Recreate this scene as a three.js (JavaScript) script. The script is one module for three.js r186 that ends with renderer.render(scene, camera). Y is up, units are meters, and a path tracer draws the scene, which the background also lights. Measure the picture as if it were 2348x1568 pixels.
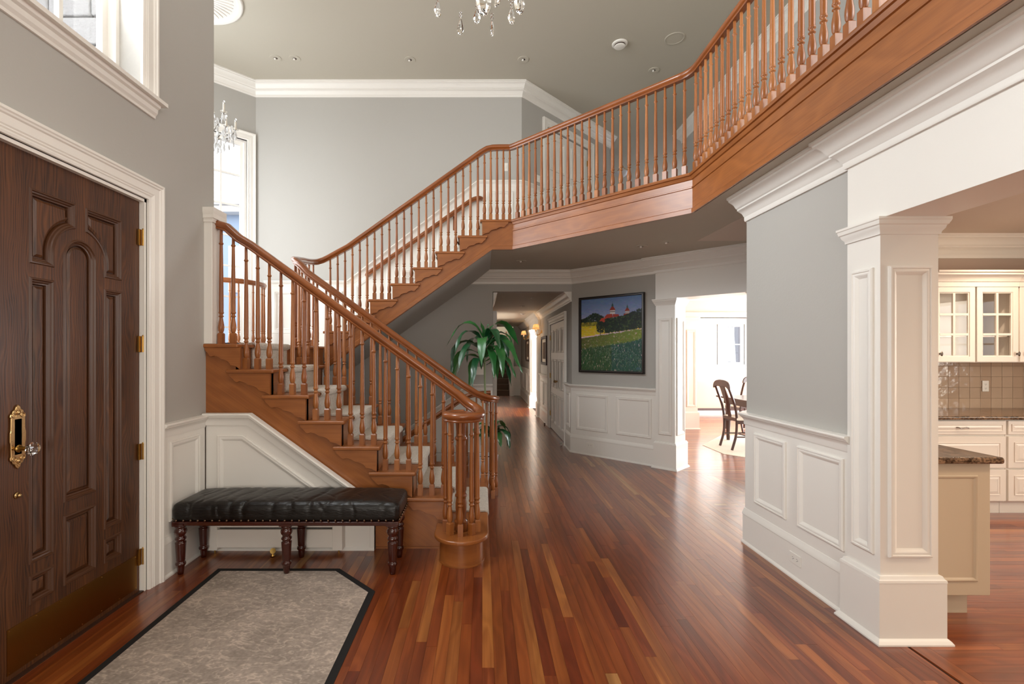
import * as THREE from 'three';
import { mergeGeometries, toCreasedNormals } from 'three/addons/utils/BufferGeometryUtils.js';
import { RoundedBoxGeometry } from 'three/addons/geometries/RoundedBoxGeometry.js';
import { RectAreaLightUniformsLib } from 'three/addons/lights/RectAreaLightUniformsLib.js';

// ---------------------------------------------------------------- camera, sky, lights, exposure
// World: x to the right, y up, the camera looks along -z. D below means depth, that is -z.
const scene = new THREE.Scene();
const renderer = new THREE.WebGLRenderer({ antialias: true });
renderer.toneMapping = THREE.LinearToneMapping;
renderer.toneMappingExposure = 1.15;
renderer.shadowMap.enabled = true;
RectAreaLightUniformsLib.init();

const EYE = 1.5, FOCAL = 1100, PX = 1107, PY = 809;           // shift lens: the optical axis meets the picture at (PX, PY)
const FULLW = 2 * (2348 - PX), FULLH = 2 * PY;
const camera = new THREE.PerspectiveCamera(2 * Math.atan(PY / FOCAL) * 180 / Math.PI, FULLW / FULLH, 0.05, 200);
camera.position.set(0, EYE, 0);
camera.setViewOffset(FULLW, FULLH, FULLW / 2 - PX, 0, 2348, 1568);
camera.updateProjectionMatrix();
scene.add(camera);

scene.background = new THREE.Color(0.92, 0.96, 1.0);
scene.backgroundIntensity = 3;

function areaLight(name, w, h, pos, look, color, intensity) {
  const l = new THREE.RectAreaLight(color, intensity, w, h);
  l.name = name; l.position.set(pos[0], pos[1], -pos[2]); l.lookAt(look[0], look[1], -look[2]);
  scene.add(l); return l;
}
const DAY = new THREE.Color(0.93, 0.97, 1.0), SOFT = new THREE.Color(1.0, 0.88, 0.71);
// daylight standing in the window openings (the windows themselves are built below)
areaLight('entry_window_daylight', 1.25, 1.4, [-2.30, 4.45, 2.36], [0, 4.2, 2.36], DAY, 24);
areaLight('front_window_daylight', 2.8, 1.7, [-0.2, 1.75, -2.9], [-0.2, 1.5, 3], SOFT, 3.8);
areaLight('bay_window_daylight', 1.4, 3.8, [-4.24, 2.9, 5.5], [0, 2.9, 5.5], DAY, 5);
areaLight('bay_near_window_daylight', 0.8, 3.6, [-3.84, 2.9, 4.24], [-2.9, 2.9, 5.2], DAY, 4.5);
areaLight('breakfast_window_daylight', 4.2, 2.0, [7.9, 1.5, 7.6], [3, 1.2, 7.6], DAY, 14);
areaLight('family_window_daylight', 3.6, 2.1, [7.9, 1.5, 11.8], [3, 1.2, 11.8], DAY, 17);
areaLight('kitchen_window_daylight', 2.4, 1.3, [6.9, 1.6, 1.6], [2, 1.6, 1.8], SOFT, 8.5);
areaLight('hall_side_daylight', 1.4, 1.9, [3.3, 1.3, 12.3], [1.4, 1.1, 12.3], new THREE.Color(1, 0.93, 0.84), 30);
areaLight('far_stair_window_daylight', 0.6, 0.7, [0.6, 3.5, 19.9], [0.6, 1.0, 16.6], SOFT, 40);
areaLight('gallery_window_daylight', 1.6, 1.5, [5.9, 4.3, 11.2], [2.4, 4.2, 11.2], new THREE.Color(0.86, 0.88, 1), 5);
areaLight('gallery_side_window_daylight', 3.2, 1.3, [3.6, 4.4, 0.6], [0, 4.2, 0.9], new THREE.Color(1, 0.97, 0.92), 7);
areaLight('gallery_front_window_daylight', 1.5, 1.4, [2.75, 4.4, -2.92], [2.75, 4.2, 3], DAY, 5);

// ---------------------------------------------------------------- helpers
let seed = 12345;
const rnd = () => { seed = (seed * 1664525 + 1013904223) >>> 0; return seed / 4294967296; };
const rr = (a, b) => a + (b - a) * rnd();
const V = (x, y, d) => new THREE.Vector3(x, y, -d);
const lerp = (a, b, t) => a + (b - a) * t;
const clamp = (x, a, b) => Math.min(b, Math.max(a, x));
const smooth = (a, b, x) => { const t = clamp((x - a) / (b - a), 0, 1); return t * t * (3 - 2 * t); };
const used = new Map();
function numbered(name) { const n = used.get(name) || 0; used.set(name, n + 1); return n ? `${name}_${String(n).padStart(3, '0')}` : name; }

function thing(name, label, category, pos = [0, 0, 0], turn = 0, group) {
  const o = new THREE.Group(); o.name = numbered(name); o.position.set(pos[0], pos[1], -pos[2]); o.rotation.y = turn;
  o.userData = { label, category }; if (group) o.userData.group = group;
  scene.add(o); return o;
}
function struct(name, label, category) { const o = thing(name, label, category); o.userData.kind = 'structure'; return o; }
function part(parent, name, geo, mat, label) {
  const m = new THREE.Mesh(geo, mat); m.name = name; m.castShadow = m.receiveShadow = true;
  if (label) m.userData.label = label;
  parent.add(m); return m;
}
function dup(root, pos, turn, label, group) {
  const r = root.clone(); r.name = numbered(root.name.replace(/_\d{3}$/, '')); r.userData = { ...root.userData };
  r.position.set(pos[0], pos[1], -pos[2]); r.rotation.y = turn; if (label) r.userData.label = label; if (group) r.userData.group = group;
  scene.add(r); return r;
}
// texture coordinates in metres: u runs along the grain axis
function grainUV(geo, axis = 'x', off) {
  let g = geo.index ? geo.toNonIndexed() : geo;
  const p = g.attributes.position, n = p.count, uv = new Float32Array(n * 2), ax = { x: 0, y: 1, z: 2 }[axis];
  const ou = off ? off[0] : rnd() * 7, ov = off ? off[1] : rnd() * 7;
  const a = new THREE.Vector3(), b = new THREE.Vector3(), c = new THREE.Vector3();
  for (let i = 0; i < n; i += 3) {
    a.fromBufferAttribute(p, i); b.fromBufferAttribute(p, i + 1); c.fromBufferAttribute(p, i + 2);
    b.sub(a); c.sub(a); b.cross(c); const m = [Math.abs(b.x), Math.abs(b.y), Math.abs(b.z)];
    let k = m[0] > m[1] ? (m[0] > m[2] ? 0 : 2) : (m[1] > m[2] ? 1 : 2);
    let ua = ax, va; if (k === ax) { ua = (ax + 1) % 3; va = (ax + 2) % 3; } else va = 3 - ax - k;
    for (let j = 0; j < 3; j++) { const arr = [p.getX(i + j), p.getY(i + j), p.getZ(i + j)]; uv[(i + j) * 2] = arr[ua] + ou; uv[(i + j) * 2 + 1] = arr[va] + ov + (k === 1 ? 0.37 : 0); }
  }
  g.setAttribute('uv', new THREE.BufferAttribute(uv, 2));
  return g;
}
const box = (w, h, d, x = 0, y = 0, z = 0) => new THREE.BoxGeometry(w, h, d).translate(x, y, z);
// box from extents in X, Y, D
const xbox = (x0, x1, y0, y1, d0, d1) => box(x1 - x0, y1 - y0, d1 - d0, (x0 + x1) / 2, (y0 + y1) / 2, -(d0 + d1) / 2);
const rbox = (x0, x1, y0, y1, d0, d1, r = 0.006, s = 2) => new RoundedBoxGeometry(x1 - x0, y1 - y0, d1 - d0, s, r).translate((x0 + x1) / 2, (y0 + y1) / 2, -(d0 + d1) / 2);
const cyl = (r0, r1, h, seg = 16) => new THREE.CylinderGeometry(r0, r1, h, seg);
function merge(list) {
  const l = list.map(g => { const q = g.index ? g.toNonIndexed() : g; for (const k of Object.keys(q.attributes)) if (!['position', 'normal', 'uv'].includes(k)) q.deleteAttribute(k);
    if (!q.attributes.uv) q.setAttribute('uv', new THREE.BufferAttribute(new Float32Array(q.attributes.position.count * 2), 2)); if (!q.attributes.normal) q.computeVertexNormals(); return q; });
  return mergeGeometries(l);
}
const crease = (g, a = 0.5) => toCreasedNormals(g, a);
const flat = g => { const q = g.index ? g.toNonIndexed() : g; q.computeVertexNormals(); return q; };
function lathe(pts, seg = 16) { return new THREE.LatheGeometry(pts.map(p => new THREE.Vector2(p[0], p[1])), seg); }
// prism from a plan polygon [[X,D]...] between heights
function prism(poly, y0, y1) {
  const s = new THREE.Shape(poly.map(p => new THREE.Vector2(p[0], p[1])));
  const g = new THREE.ExtrudeGeometry(s, { depth: y1 - y0, bevelEnabled: false });
  g.rotateX(-Math.PI / 2);           // (x, D, h) -> (x, h, -D)
  return g.translate(0, y0, 0);
}
// extruded outline in the (X,Y) plane between depths
function slabXY(poly, d0, d1, holes = []) {
  const s = new THREE.Shape(poly.map(p => new THREE.Vector2(p[0], p[1])));
  for (const h of holes) s.holes.push(new THREE.Path(h.map(p => new THREE.Vector2(p[0], p[1]))));
  return new THREE.ExtrudeGeometry(s, { depth: d1 - d0, bevelEnabled: false }).translate(0, 0, -d1);
}
// mitred offset directions for a 2D path (offset to the left of travel)
function mitres(path, closed) {
  const n = path.length, out = [];
  const dir = (a, b) => { const dx = b[0] - a[0], dy = b[1] - a[1], l = Math.hypot(dx, dy); return [dx / l, dy / l]; };
  for (let i = 0; i < n; i++) {
    const hp = closed || i > 0, hn = closed || i < n - 1;
    const d0 = hp ? dir(path[(i - 1 + n) % n], path[i]) : null, d1 = hn ? dir(path[i], path[(i + 1) % n]) : null;
    const a = d0 || d1, b = d1 || d0, n0 = [-a[1], a[0]], n1 = [-b[1], b[0]];
    const mx = n0[0] + n1[0], my = n0[1] + n1[1], k = 2 / (mx * mx + my * my || 1e-9);
    out.push([mx * k, my * k]);
  }
  return out;
}
// sweep of profile [[offset, height]...] along a 2D path; map(a, b, h) gives the 3D point
function sweep2(path, profile, closed, map, closedProfile = false, caps = true) {
  const m = mitres(path, closed), pos = [], n = path.length, q = profile.length, P = [];
  for (let i = 0; i < n; i++) P.push(profile.map(([o, h]) => map(path[i][0] + m[i][0] * o, path[i][1] + m[i][1] * o, h)));
  const tri = (a, b, c) => pos.push(...a, ...b, ...c);
  for (let i = 0; i < (closed ? n : n - 1); i++) for (let j = 0; j < (closedProfile ? q : q - 1); j++) {
    const a = P[i][j], b = P[(i + 1) % n][j], c = P[(i + 1) % n][(j + 1) % q], d = P[i][(j + 1) % q];
    tri(a, b, c); tri(a, c, d);
  }
  if (!closed && caps) {
    const tris = THREE.ShapeUtils.triangulateShape(profile.map(p => new THREE.Vector2(p[0], p[1])), []);
    for (const [a, b, c] of tris) { tri(P[0][a], P[0][b], P[0][c]); tri(P[n - 1][a], P[n - 1][c], P[n - 1][b]); }
  }
  const g = new THREE.BufferGeometry(); g.setAttribute('position', new THREE.Float32BufferAttribute(pos, 3));
  g.computeVertexNormals(); const r = crease(g, 0.5);
  r.setAttribute('uv', new THREE.BufferAttribute(new Float32Array(r.attributes.position.count * 2), 2));
  return r;
}
// moulding run along walls: path [[X,D]...] travelled with the wall's u direction, profile [[out, y]...]; room side lies to the right of travel in (X,D)
function planMould(path, profile, y = 0, closed = false) { return sweep2(path, profile.map(([o, h]) => [-o, h]), closed, (a, b, h) => [a, h + y, -b]); }
// wall frame: u along p0->p1, v up, n into the room
function wallM(p0, p1) {
  const a = V(p0[0], 0, p0[1]), b = V(p1[0], 0, p1[1]), u = b.clone().sub(a).normalize(), v = new THREE.Vector3(0, 1, 0), n = u.clone().cross(v);
  return new THREE.Matrix4().makeBasis(u, v, n).setPosition(a);
}
const wlen = (p0, p1) => Math.hypot(p1[0] - p0[0], p1[1] - p0[1]);
const rect = (u0, u1, v0, v1) => [[u0, v0], [u1, v0], [u1, v1], [u0, v1]];
function wallGeo(p0, p1, outline, holes, t) {
  const s = new THREE.Shape(outline.map(p => new THREE.Vector2(p[0], p[1])));
  for (const h of holes) s.holes.push(new THREE.Path(h.map(p => new THREE.Vector2(p[0], p[1]))));
  return new THREE.ExtrudeGeometry(s, { depth: t, bevelEnabled: false }).translate(0, 0, -t).applyMatrix4(wallM(p0, p1));
}
function frameMould(M, path, profile, closed, n0 = 0) { return sweep2(path, profile, closed, (a, b, h) => [a, b, h + n0]).applyMatrix4(M); }
const onWall = (M, g) => g.applyMatrix4(M);
const ubox = (M, u0, u1, v0, v1, n0, n1) => box(u1 - u0, v1 - v0, n1 - n0, (u0 + u1) / 2, (v0 + v1) / 2, (n0 + n1) / 2).applyMatrix4(M);
// sweep of a closed profile [[side, up]...] along a 3D polyline that keeps the profile upright
function railSweep(pts, profile) {
  const n = pts.length, q = profile.length, P = [], pos = [], up = new THREE.Vector3(0, 1, 0);
  let lastSide = new THREE.Vector3(1, 0, 0);
  for (let i = 0; i < n; i++) {
    const t = pts[Math.min(i + 1, n - 1)].clone().sub(pts[Math.max(i - 1, 0)]).normalize();
    let s = new THREE.Vector3().crossVectors(t, up); if (s.length() < 0.05) s = lastSide.clone(); s.normalize(); lastSide = s;
    const w = new THREE.Vector3().crossVectors(s, t).normalize();
    P.push(profile.map(([a, b]) => pts[i].clone().addScaledVector(s, a).addScaledVector(w, b)));
  }
  const uv = [], S = [0], T = [0], o = rnd() * 5; for (let i = 1; i < n; i++) S.push(S[i - 1] + pts[i].distanceTo(pts[i - 1])); for (let j = 1; j <= q; j++) T.push(T[j - 1] + Math.hypot(profile[j % q][0] - profile[j - 1][0], profile[j % q][1] - profile[j - 1][1]));
  const tri = (a, b, c, w) => { pos.push(a.x, a.y, a.z, b.x, b.y, b.z, c.x, c.y, c.z); uv.push(...(w || [0, 0, 0, 0, 0, 0])); };
  for (let i = 0; i < n - 1; i++) for (let j = 0; j < q; j++) { const a = P[i][j], b = P[i + 1][j], c = P[i + 1][(j + 1) % q], d = P[i][(j + 1) % q], s0 = S[i] + o, s1 = S[i + 1] + o, t0 = T[j], t1 = T[j + 1]; tri(a, c, b, [s0, t0, s1, t1, s1, t0]); tri(a, d, c, [s0, t0, s0, t1, s1, t1]); }
  for (const [a, b, c] of THREE.ShapeUtils.triangulateShape(profile.map(p => new THREE.Vector2(p[0], p[1])), [])) { tri(P[0][a], P[0][c], P[0][b]); tri(P[n - 1][a], P[n - 1][b], P[n - 1][c]); }
  const g = new THREE.BufferGeometry(); g.setAttribute('position', new THREE.Float32BufferAttribute(pos, 3)); g.setAttribute('uv', new THREE.Float32BufferAttribute(uv, 2)); g.computeVertexNormals();
  return crease(g, 0.75);
}
// polyline with rounded corners
function rounded(pts, r, seg = 8) {
  const out = [pts[0].clone()];
  for (let i = 1; i < pts.length - 1; i++) {
    const a = pts[i - 1].clone().sub(pts[i]), b = pts[i + 1].clone().sub(pts[i]), ra = Math.min(r, a.length() * 0.48), rb = Math.min(r, b.length() * 0.48);
    const A = pts[i].clone().addScaledVector(a.normalize(), ra), B = pts[i].clone().addScaledVector(b.normalize(), rb);
    for (let k = 0; k <= seg; k++) { const t = k / seg; out.push(new THREE.Vector3().addScaledVector(A, (1 - t) * (1 - t)).addScaledVector(pts[i], 2 * t * (1 - t)).addScaledVector(B, t * t)); }
  }
  out.push(pts[pts.length - 1].clone());
  return out;
}

// ---------------------------------------------------------------- textures (computed; they give grain, weave and print only)
const hash = (x, y, s) => { let h = (x * 374761393 + y * 668265263 + s * 2147483647) | 0; h = Math.imul(h ^ (h >>> 13), 1274126177); return ((h ^ (h >>> 16)) >>> 0) / 4294967296; };
function vnoise(x, y, px, py, s) {           // periodic value noise
  const xi = Math.floor(x), yi = Math.floor(y), fx = x - xi, fy = y - yi, ux = fx * fx * (3 - 2 * fx), uy = fy * fy * (3 - 2 * fy);
  const X0 = ((xi % px) + px) % px, X1 = (X0 + 1) % px, Y0 = ((yi % py) + py) % py, Y1 = (Y0 + 1) % py;
  return lerp(lerp(hash(X0, Y0, s), hash(X1, Y0, s), ux), lerp(hash(X0, Y1, s), hash(X1, Y1, s), ux), uy);
}
function fbm(u, v, fx, fy, s, oct = 4) { let a = 0, k = 0.5, t = 0; for (let i = 0; i < oct; i++) { a += k * vnoise(u * fx, v * fy, fx, fy, s + i * 17); t += k; k *= 0.55; fx *= 2; fy *= 2; } return a / t; }
function texture(w, h, fn, metersU, metersV, srgb = true) {
  const d = new Uint8Array(w * h * 4);
  for (let j = 0; j < h; j++) for (let i = 0; i < w; i++) { const c = fn(i / w, j / h, i, j), k = (j * w + i) * 4; d[k] = clamp(c[0], 0, 255); d[k + 1] = clamp(c[1], 0, 255); d[k + 2] = clamp(c[2], 0, 255); d[k + 3] = 255; }
  const t = new THREE.DataTexture(d, w, h); t.wrapS = t.wrapT = THREE.RepeatWrapping; t.magFilter = THREE.LinearFilter; t.minFilter = THREE.LinearMipmapLinearFilter; t.generateMipmaps = true;
  if (srgb) t.colorSpace = THREE.SRGBColorSpace; t.repeat.set(1 / metersU, 1 / metersV); t.needsUpdate = true; return t;
}
const g3 = (r, g, b) => [r, g, b];
// fine straight grain with soft cathedral bands
const woodTex = (s, contrast, bands) => texture(512, 512, (u, v) => {
  const warp = fbm(u, v, 3, 3, s, 3);
  const ring = 0.5 + 0.5 * Math.sin((v * bands + warp * 3.2) * Math.PI * 2);
  const fine = fbm(u, v, 4, 96, s + 5, 3), broad = fbm(u, v, 2, 5, s + 9, 3);
  const t = 0.45 * fine + 0.25 * ring + 0.3 * broad, k = 1 - contrast * (1 - t);
  return g3(255 * k, 255 * Math.pow(k, 1.18), 255 * Math.pow(k, 1.38));
}, 1.2, 0.5);
const cherryTex = woodTex(11, 0.26, 4), oakTex = texture(512, 512, (u, v) => {
  const warp = fbm(u, v, 2, 3, 31, 3), ring = Math.pow(0.5 + 0.5 * Math.sin((v * 24 + warp * 9) * Math.PI * 2), 1.4);
  const pore = fbm(u, v, 5, 150, 41, 2), pd = smooth(0.5, 0.72, pore), broad = fbm(u, v, 2, 4, 47, 3);
  const k = 0.5 + 0.36 * broad + 0.16 * ring - 0.22 * pd * (0.4 + 0.6 * (1 - ring));
  return g3(255 * k, 255 * Math.pow(k, 1.12), 255 * Math.pow(k, 1.25));
}, 1.0, 0.42);
const floorTex = texture(1024, 512, (u, v) => {
  const fine = fbm(u, v, 6, 120, 71, 3), warp = fbm(u, v, 4, 4, 77, 3), ring = 0.5 + 0.5 * Math.sin((v * 14 + warp * 4) * Math.PI * 2), b = fbm(u, v, 3, 8, 83, 3);
  const sap = smooth(0.66, 0.7, fbm(u, v, 2, 12, 91, 2)) * 0.3;
  let k = 0.7 + 0.14 * fine + 0.09 * ring + 0.2 * (b - 0.5);
  const r = k + sap * 0.28, g = Math.pow(k, 1.25) + sap * 0.42, bl = Math.pow(k, 1.5) + sap * 0.42;
  return g3(255 * r, 255 * g, 255 * bl);
}, 2.4, 0.8);
const carpetTex = texture(256, 256, (u, v) => { const a = fbm(u, v, 40, 40, 101, 2), b = 0.5 + 0.5 * Math.sin((u + v) * 2 * Math.PI * 12) * Math.sin((u - v) * 2 * Math.PI * 12); const k = 0.8 + 0.16 * a + 0.05 * b; return g3(255 * k, 253 * k, 250 * k); }, 0.35, 0.35);
const carpetBump = texture(256, 256, (u, v) => { const a = fbm(u, v, 60, 60, 111, 2), b = Math.abs(Math.sin((u + v) * Math.PI * 12) * Math.sin((u - v) * Math.PI * 12)); const k = 0.55 * a + 0.45 * b; return g3(255 * k, 255 * k, 255 * k); }, 0.35, 0.35, false);
const stoneMatTex = texture(512, 512, (u, v) => {
  const w = fbm(u, v, 5, 5, 131, 4), vein = 1 - Math.abs(2 * fbm(u + w * 0.12, v + w * 0.1, 12, 30, 137, 4) - 1), f = fbm(u, v, 70, 70, 139, 2);
  const k = 0.62 + 0.2 * w + 0.13 * smooth(0.86, 1, vein) + 0.14 * (f - 0.5); return g3(255 * k, 250 * k, 243 * k);
}, 0.9, 0.9);
const stoneMatBump = texture(512, 512, (u, v) => { const w = fbm(u, v, 5, 5, 131, 4), vein = 1 - Math.abs(2 * fbm(u + w * 0.12, v + w * 0.1, 12, 30, 137, 4) - 1); const k = 0.5 * vein + 0.5 * fbm(u, v, 40, 40, 149, 3); return g3(255 * k, 255 * k, 255 * k); }, 0.9, 0.9, false);
const graniteTex = texture(256, 256, (u, v) => { const a = fbm(u, v, 8, 30, 151, 4), b = fbm(u, v, 40, 60, 157, 3), k = smooth(0.3, 0.7, a) * 0.5 + smooth(0.35, 0.65, b) * 0.5; return g3(lerp(60, 190, k), lerp(50, 168, k), lerp(42, 148, k)); }, 0.45, 0.45);
const leatherBump = texture(512, 512, (u, v) => {
  const n = fbm(u, v, 60, 60, 163, 3), w = fbm(u, v, 3, 3, 167, 3); let f = 0;
  for (const [c, s] of [[0.1, 0.3], [0.23, 0.2], [0.37, 0.35], [0.52, 0.15], [0.66, 0.3], [0.8, 0.2], [0.92, 0.1]]) { const x = u - c - s * 0.25 * (v - 0.5) + (w - 0.5) * 0.12; f = Math.max(f, Math.exp(-x * x / 0.00012)); }
  const k = 0.45 + 0.2 * n - 0.42 * f + 0.12 * w; return g3(255 * k, 255 * k, 255 * k);
}, 1.56, 0.5, false);
const plasterBump = texture(256, 256, (u, v) => { const k = fbm(u, v, 50, 50, 173, 3); return g3(255 * k, 255 * k, 255 * k); }, 0.5, 0.5, false);
const tileBump = texture(256, 256, (u, v) => { const k = fbm(u, v, 5, 6, 181, 3); return g3(255 * k, 255 * k, 255 * k); }, 0.35, 0.35, false);
const hideTex = texture(256, 256, (u, v) => { const k = 0.75 + 0.25 * fbm(u, v, 10, 10, 191, 4); return g3(255 * k, 252 * k, 247 * k); }, 0.4, 0.4);

// ---------------------------------------------------------------- materials
const std = (color, o = {}) => new THREE.MeshPhysicalMaterial({ color, roughness: 0.5, ...o });
const M = {
  paint: std('#b6b3ad', { roughness: 0.6, bumpMap: plasterBump, bumpScale: 0.0004 }),
  ceil: std('#beb7a8', { roughness: 0.75 }),
  white: std('#efebe4', { roughness: 0.32 }),
  cream: std('#efe9df', { roughness: 0.35 }),
  pink: std('#e9d3c3', { roughness: 0.6 }),
  wood: std('#ad6a34', { map: cherryTex, roughness: 0.36, clearcoat: 0.2, clearcoatRoughness: 0.2 }),
  rail: std('#a15c2b', { map: cherryTex, roughness: 0.28, clearcoat: 0.5, clearcoatRoughness: 0.14 }),
  floor: std('#ffffff', { map: floorTex, vertexColors: true, roughness: 0.3, clearcoat: 0.6, clearcoatRoughness: 0.18 }),
  sub: std('#2a1710', { roughness: 0.9 }),
  door: std('#6f4321', { map: oakTex, roughness: 0.45, bumpMap: oakTex, bumpScale: 0.0006, clearcoat: 0.12, clearcoatRoughness: 0.25 }),
  dark: std('#3a2216', { roughness: 0.5 }),
  mahogany: std('#4a1a10', { map: cherryTex, roughness: 0.25, clearcoat: 0.6, clearcoatRoughness: 0.12 }),
  walnut: std('#4b2a20', { map: cherryTex, roughness: 0.35, clearcoat: 0.3, clearcoatRoughness: 0.2 }),
  leather: std('#110d0b', { roughness: 0.36, bumpMap: leatherBump, bumpScale: 0.009 }),
  nail: std('#7a6552', { roughness: 0.3, metalness: 1 }),
  brass: std('#b08a4a', { roughness: 0.28, metalness: 1 }),
  brassPlate: std('#9a7238', { roughness: 0.3, metalness: 1 }),
  goldish: std('#c9a877', { roughness: 0.22, metalness: 1 }),
  brassSoft: std('#b9a27c', { roughness: 0.45, metalness: 0.35 }),
  pewter: std('#8f8984', { roughness: 0.35, metalness: 1 }),
  carpet: std('#ded7cd', { map: carpetTex, bumpMap: carpetBump, bumpScale: 0.004, roughness: 0.95, sheen: 0.3, sheenRoughness: 0.8 }),
  mat: std('#e4d5cb', { map: stoneMatTex, bumpMap: stoneMatBump, bumpScale: 0.002, roughness: 0.9 }),
  matEdge: std('#0f0c0c', { roughness: 0.85 }),
  black: std('#0c0a0a', { roughness: 0.5 }),
  glass: new THREE.MeshPhysicalMaterial({ color: '#ffffff', transmission: 1, thickness: 0, roughness: 0.02, ior: 1.45 }),
  crystal: new THREE.MeshPhysicalMaterial({ color: '#ffffff', transmission: 1, thickness: 0.02, roughness: 0.0, ior: 1.62 }),
  lustre: new THREE.MeshPhysicalMaterial({ color: '#ffffff', transmission: 0.45, thickness: 0.01, roughness: 0.06, ior: 1.6 }),
  leaf: std('#2c6b33', { roughness: 0.32, clearcoat: 0.35, clearcoatRoughness: 0.25 }),
  leafDark: std('#1c5230', { roughness: 0.3, clearcoat: 0.4, clearcoatRoughness: 0.2 }),
  stem: std('#8b9a72', { roughness: 0.7 }),
  pot: std('#e3e3e6', { roughness: 0.35 }),
  soil: std('#2b2018', { roughness: 1 }),
  cabinet: std('#e8e1d8', { roughness: 0.42 }),
  island: std('#c4b299', { roughness: 0.45 }),
  granite: std('#cdbba8', { map: graniteTex, roughness: 0.16 }),
  tile: std('#bfa892', { roughness: 0.12, bumpMap: tileBump, bumpScale: 0.003 }),
  tile2: std('#b8a08a', { roughness: 0.12, bumpMap: tileBump, bumpScale: 0.003 }),
  grout: std('#a8947f', { roughness: 0.9 }),
  kitchenCeil: std('#d2c4b6', { roughness: 0.75 }),
  kitchenWall: std('#b9a596', { roughness: 0.7 }),
  plate: std('#f0ece4', { roughness: 0.35 }),
  socket: std('#4a4641', { roughness: 0.6 }),
  stone: std('#cdcbca', { roughness: 0.95, bumpMap: stoneMatBump, bumpScale: 0.012 }),
  mortar: std('#85858c', { roughness: 1 }),
  house: std('#a3b4cb', { roughness: 0.9 }),
  shade: new THREE.MeshPhysicalMaterial({ color: '#c9b48e', roughness: 0.9, transmission: 0.35, thickness: 0 }),
  sofa: std('#d8b79c', { roughness: 0.85 }),
  cloth: std('#eee6d8', { roughness: 0.9 }),
  hallCarpet: std('#7d6a5c', { map: carpetTex, bumpMap: carpetBump, bumpScale: 0.004, roughness: 0.95 }),
  rug: std('#e8ddcc', { roughness: 0.95 }),
  steel: std('#c9c4bd', { roughness: 0.3, metalness: 0.9 }),
  lens: new THREE.MeshPhysicalMaterial({ color: '#fff6e4', emissive: '#fff0d0', emissiveIntensity: 1.2, roughness: 0.3 }),
};
for (const k in M) if (k !== 'glass' && k !== 'crystal') M[k].side = THREE.DoubleSide;
M.glass.side = THREE.DoubleSide;

// ---------------------------------------------------------------- main dimensions (metres)
const XL = -2.13, XR = 2.09, DB = 7.27, C1 = 2.74, C2 = 5.57, LAND = 1.57, F2 = 3.085, R45 = 8.62;
const CROWN = [[0, -0.2], [0.012, -0.2], [0.016, -0.19], [0.016, -0.166], [0.022, -0.158], [0.03, -0.14], [0.043, -0.124], [0.058, -0.115], [0.062, -0.112], [0.062, -0.1], [0.07, -0.094], [0.078, -0.08], [0.09, -0.058], [0.106, -0.042], [0.12, -0.034], [0.12, -0.022], [0.132, -0.016], [0.132, 0], [0, 0]];
const CAP = [[0, -0.095], [0.016, -0.095], [0.019, -0.086], [0.019, -0.06], [0.024, -0.05], [0.036, -0.036], [0.044, -0.03], [0.044, -0.024], [0.054, -0.02], [0.058, -0.011], [0.054, -0.002], [0.046, 0], [0, 0]];
const BASE = [[0, 0], [0.036, 0], [0.036, 0.01], [0.03, 0.02], [0.026, 0.024], [0.026, 0.222], [0.03, 0.226], [0.03, 0.236], [0.022, 0.256], [0.015, 0.275], [0, 0.278]];
const PANEL = [[0, 0], [0, 0.01], [0.006, 0.016], [0.013, 0.016], [0.016, 0.011], [0.024, 0.014], [0.031, 0.012], [0.04, 0.004], [0.046, 0.001], [0.046, 0]];
const CASING = [[0, 0], [0, 0.016], [0.012, 0.02], [0.02, 0.016], [0.026, 0.022], [0.034, 0.018], [0.04, 0.024], [0.08, 0.026], [0.086, 0.034], [0.094, 0.036], [0.1, 0.042], [0.112, 0.042], [0.116, 0.036], [0.116, 0]];

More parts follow.
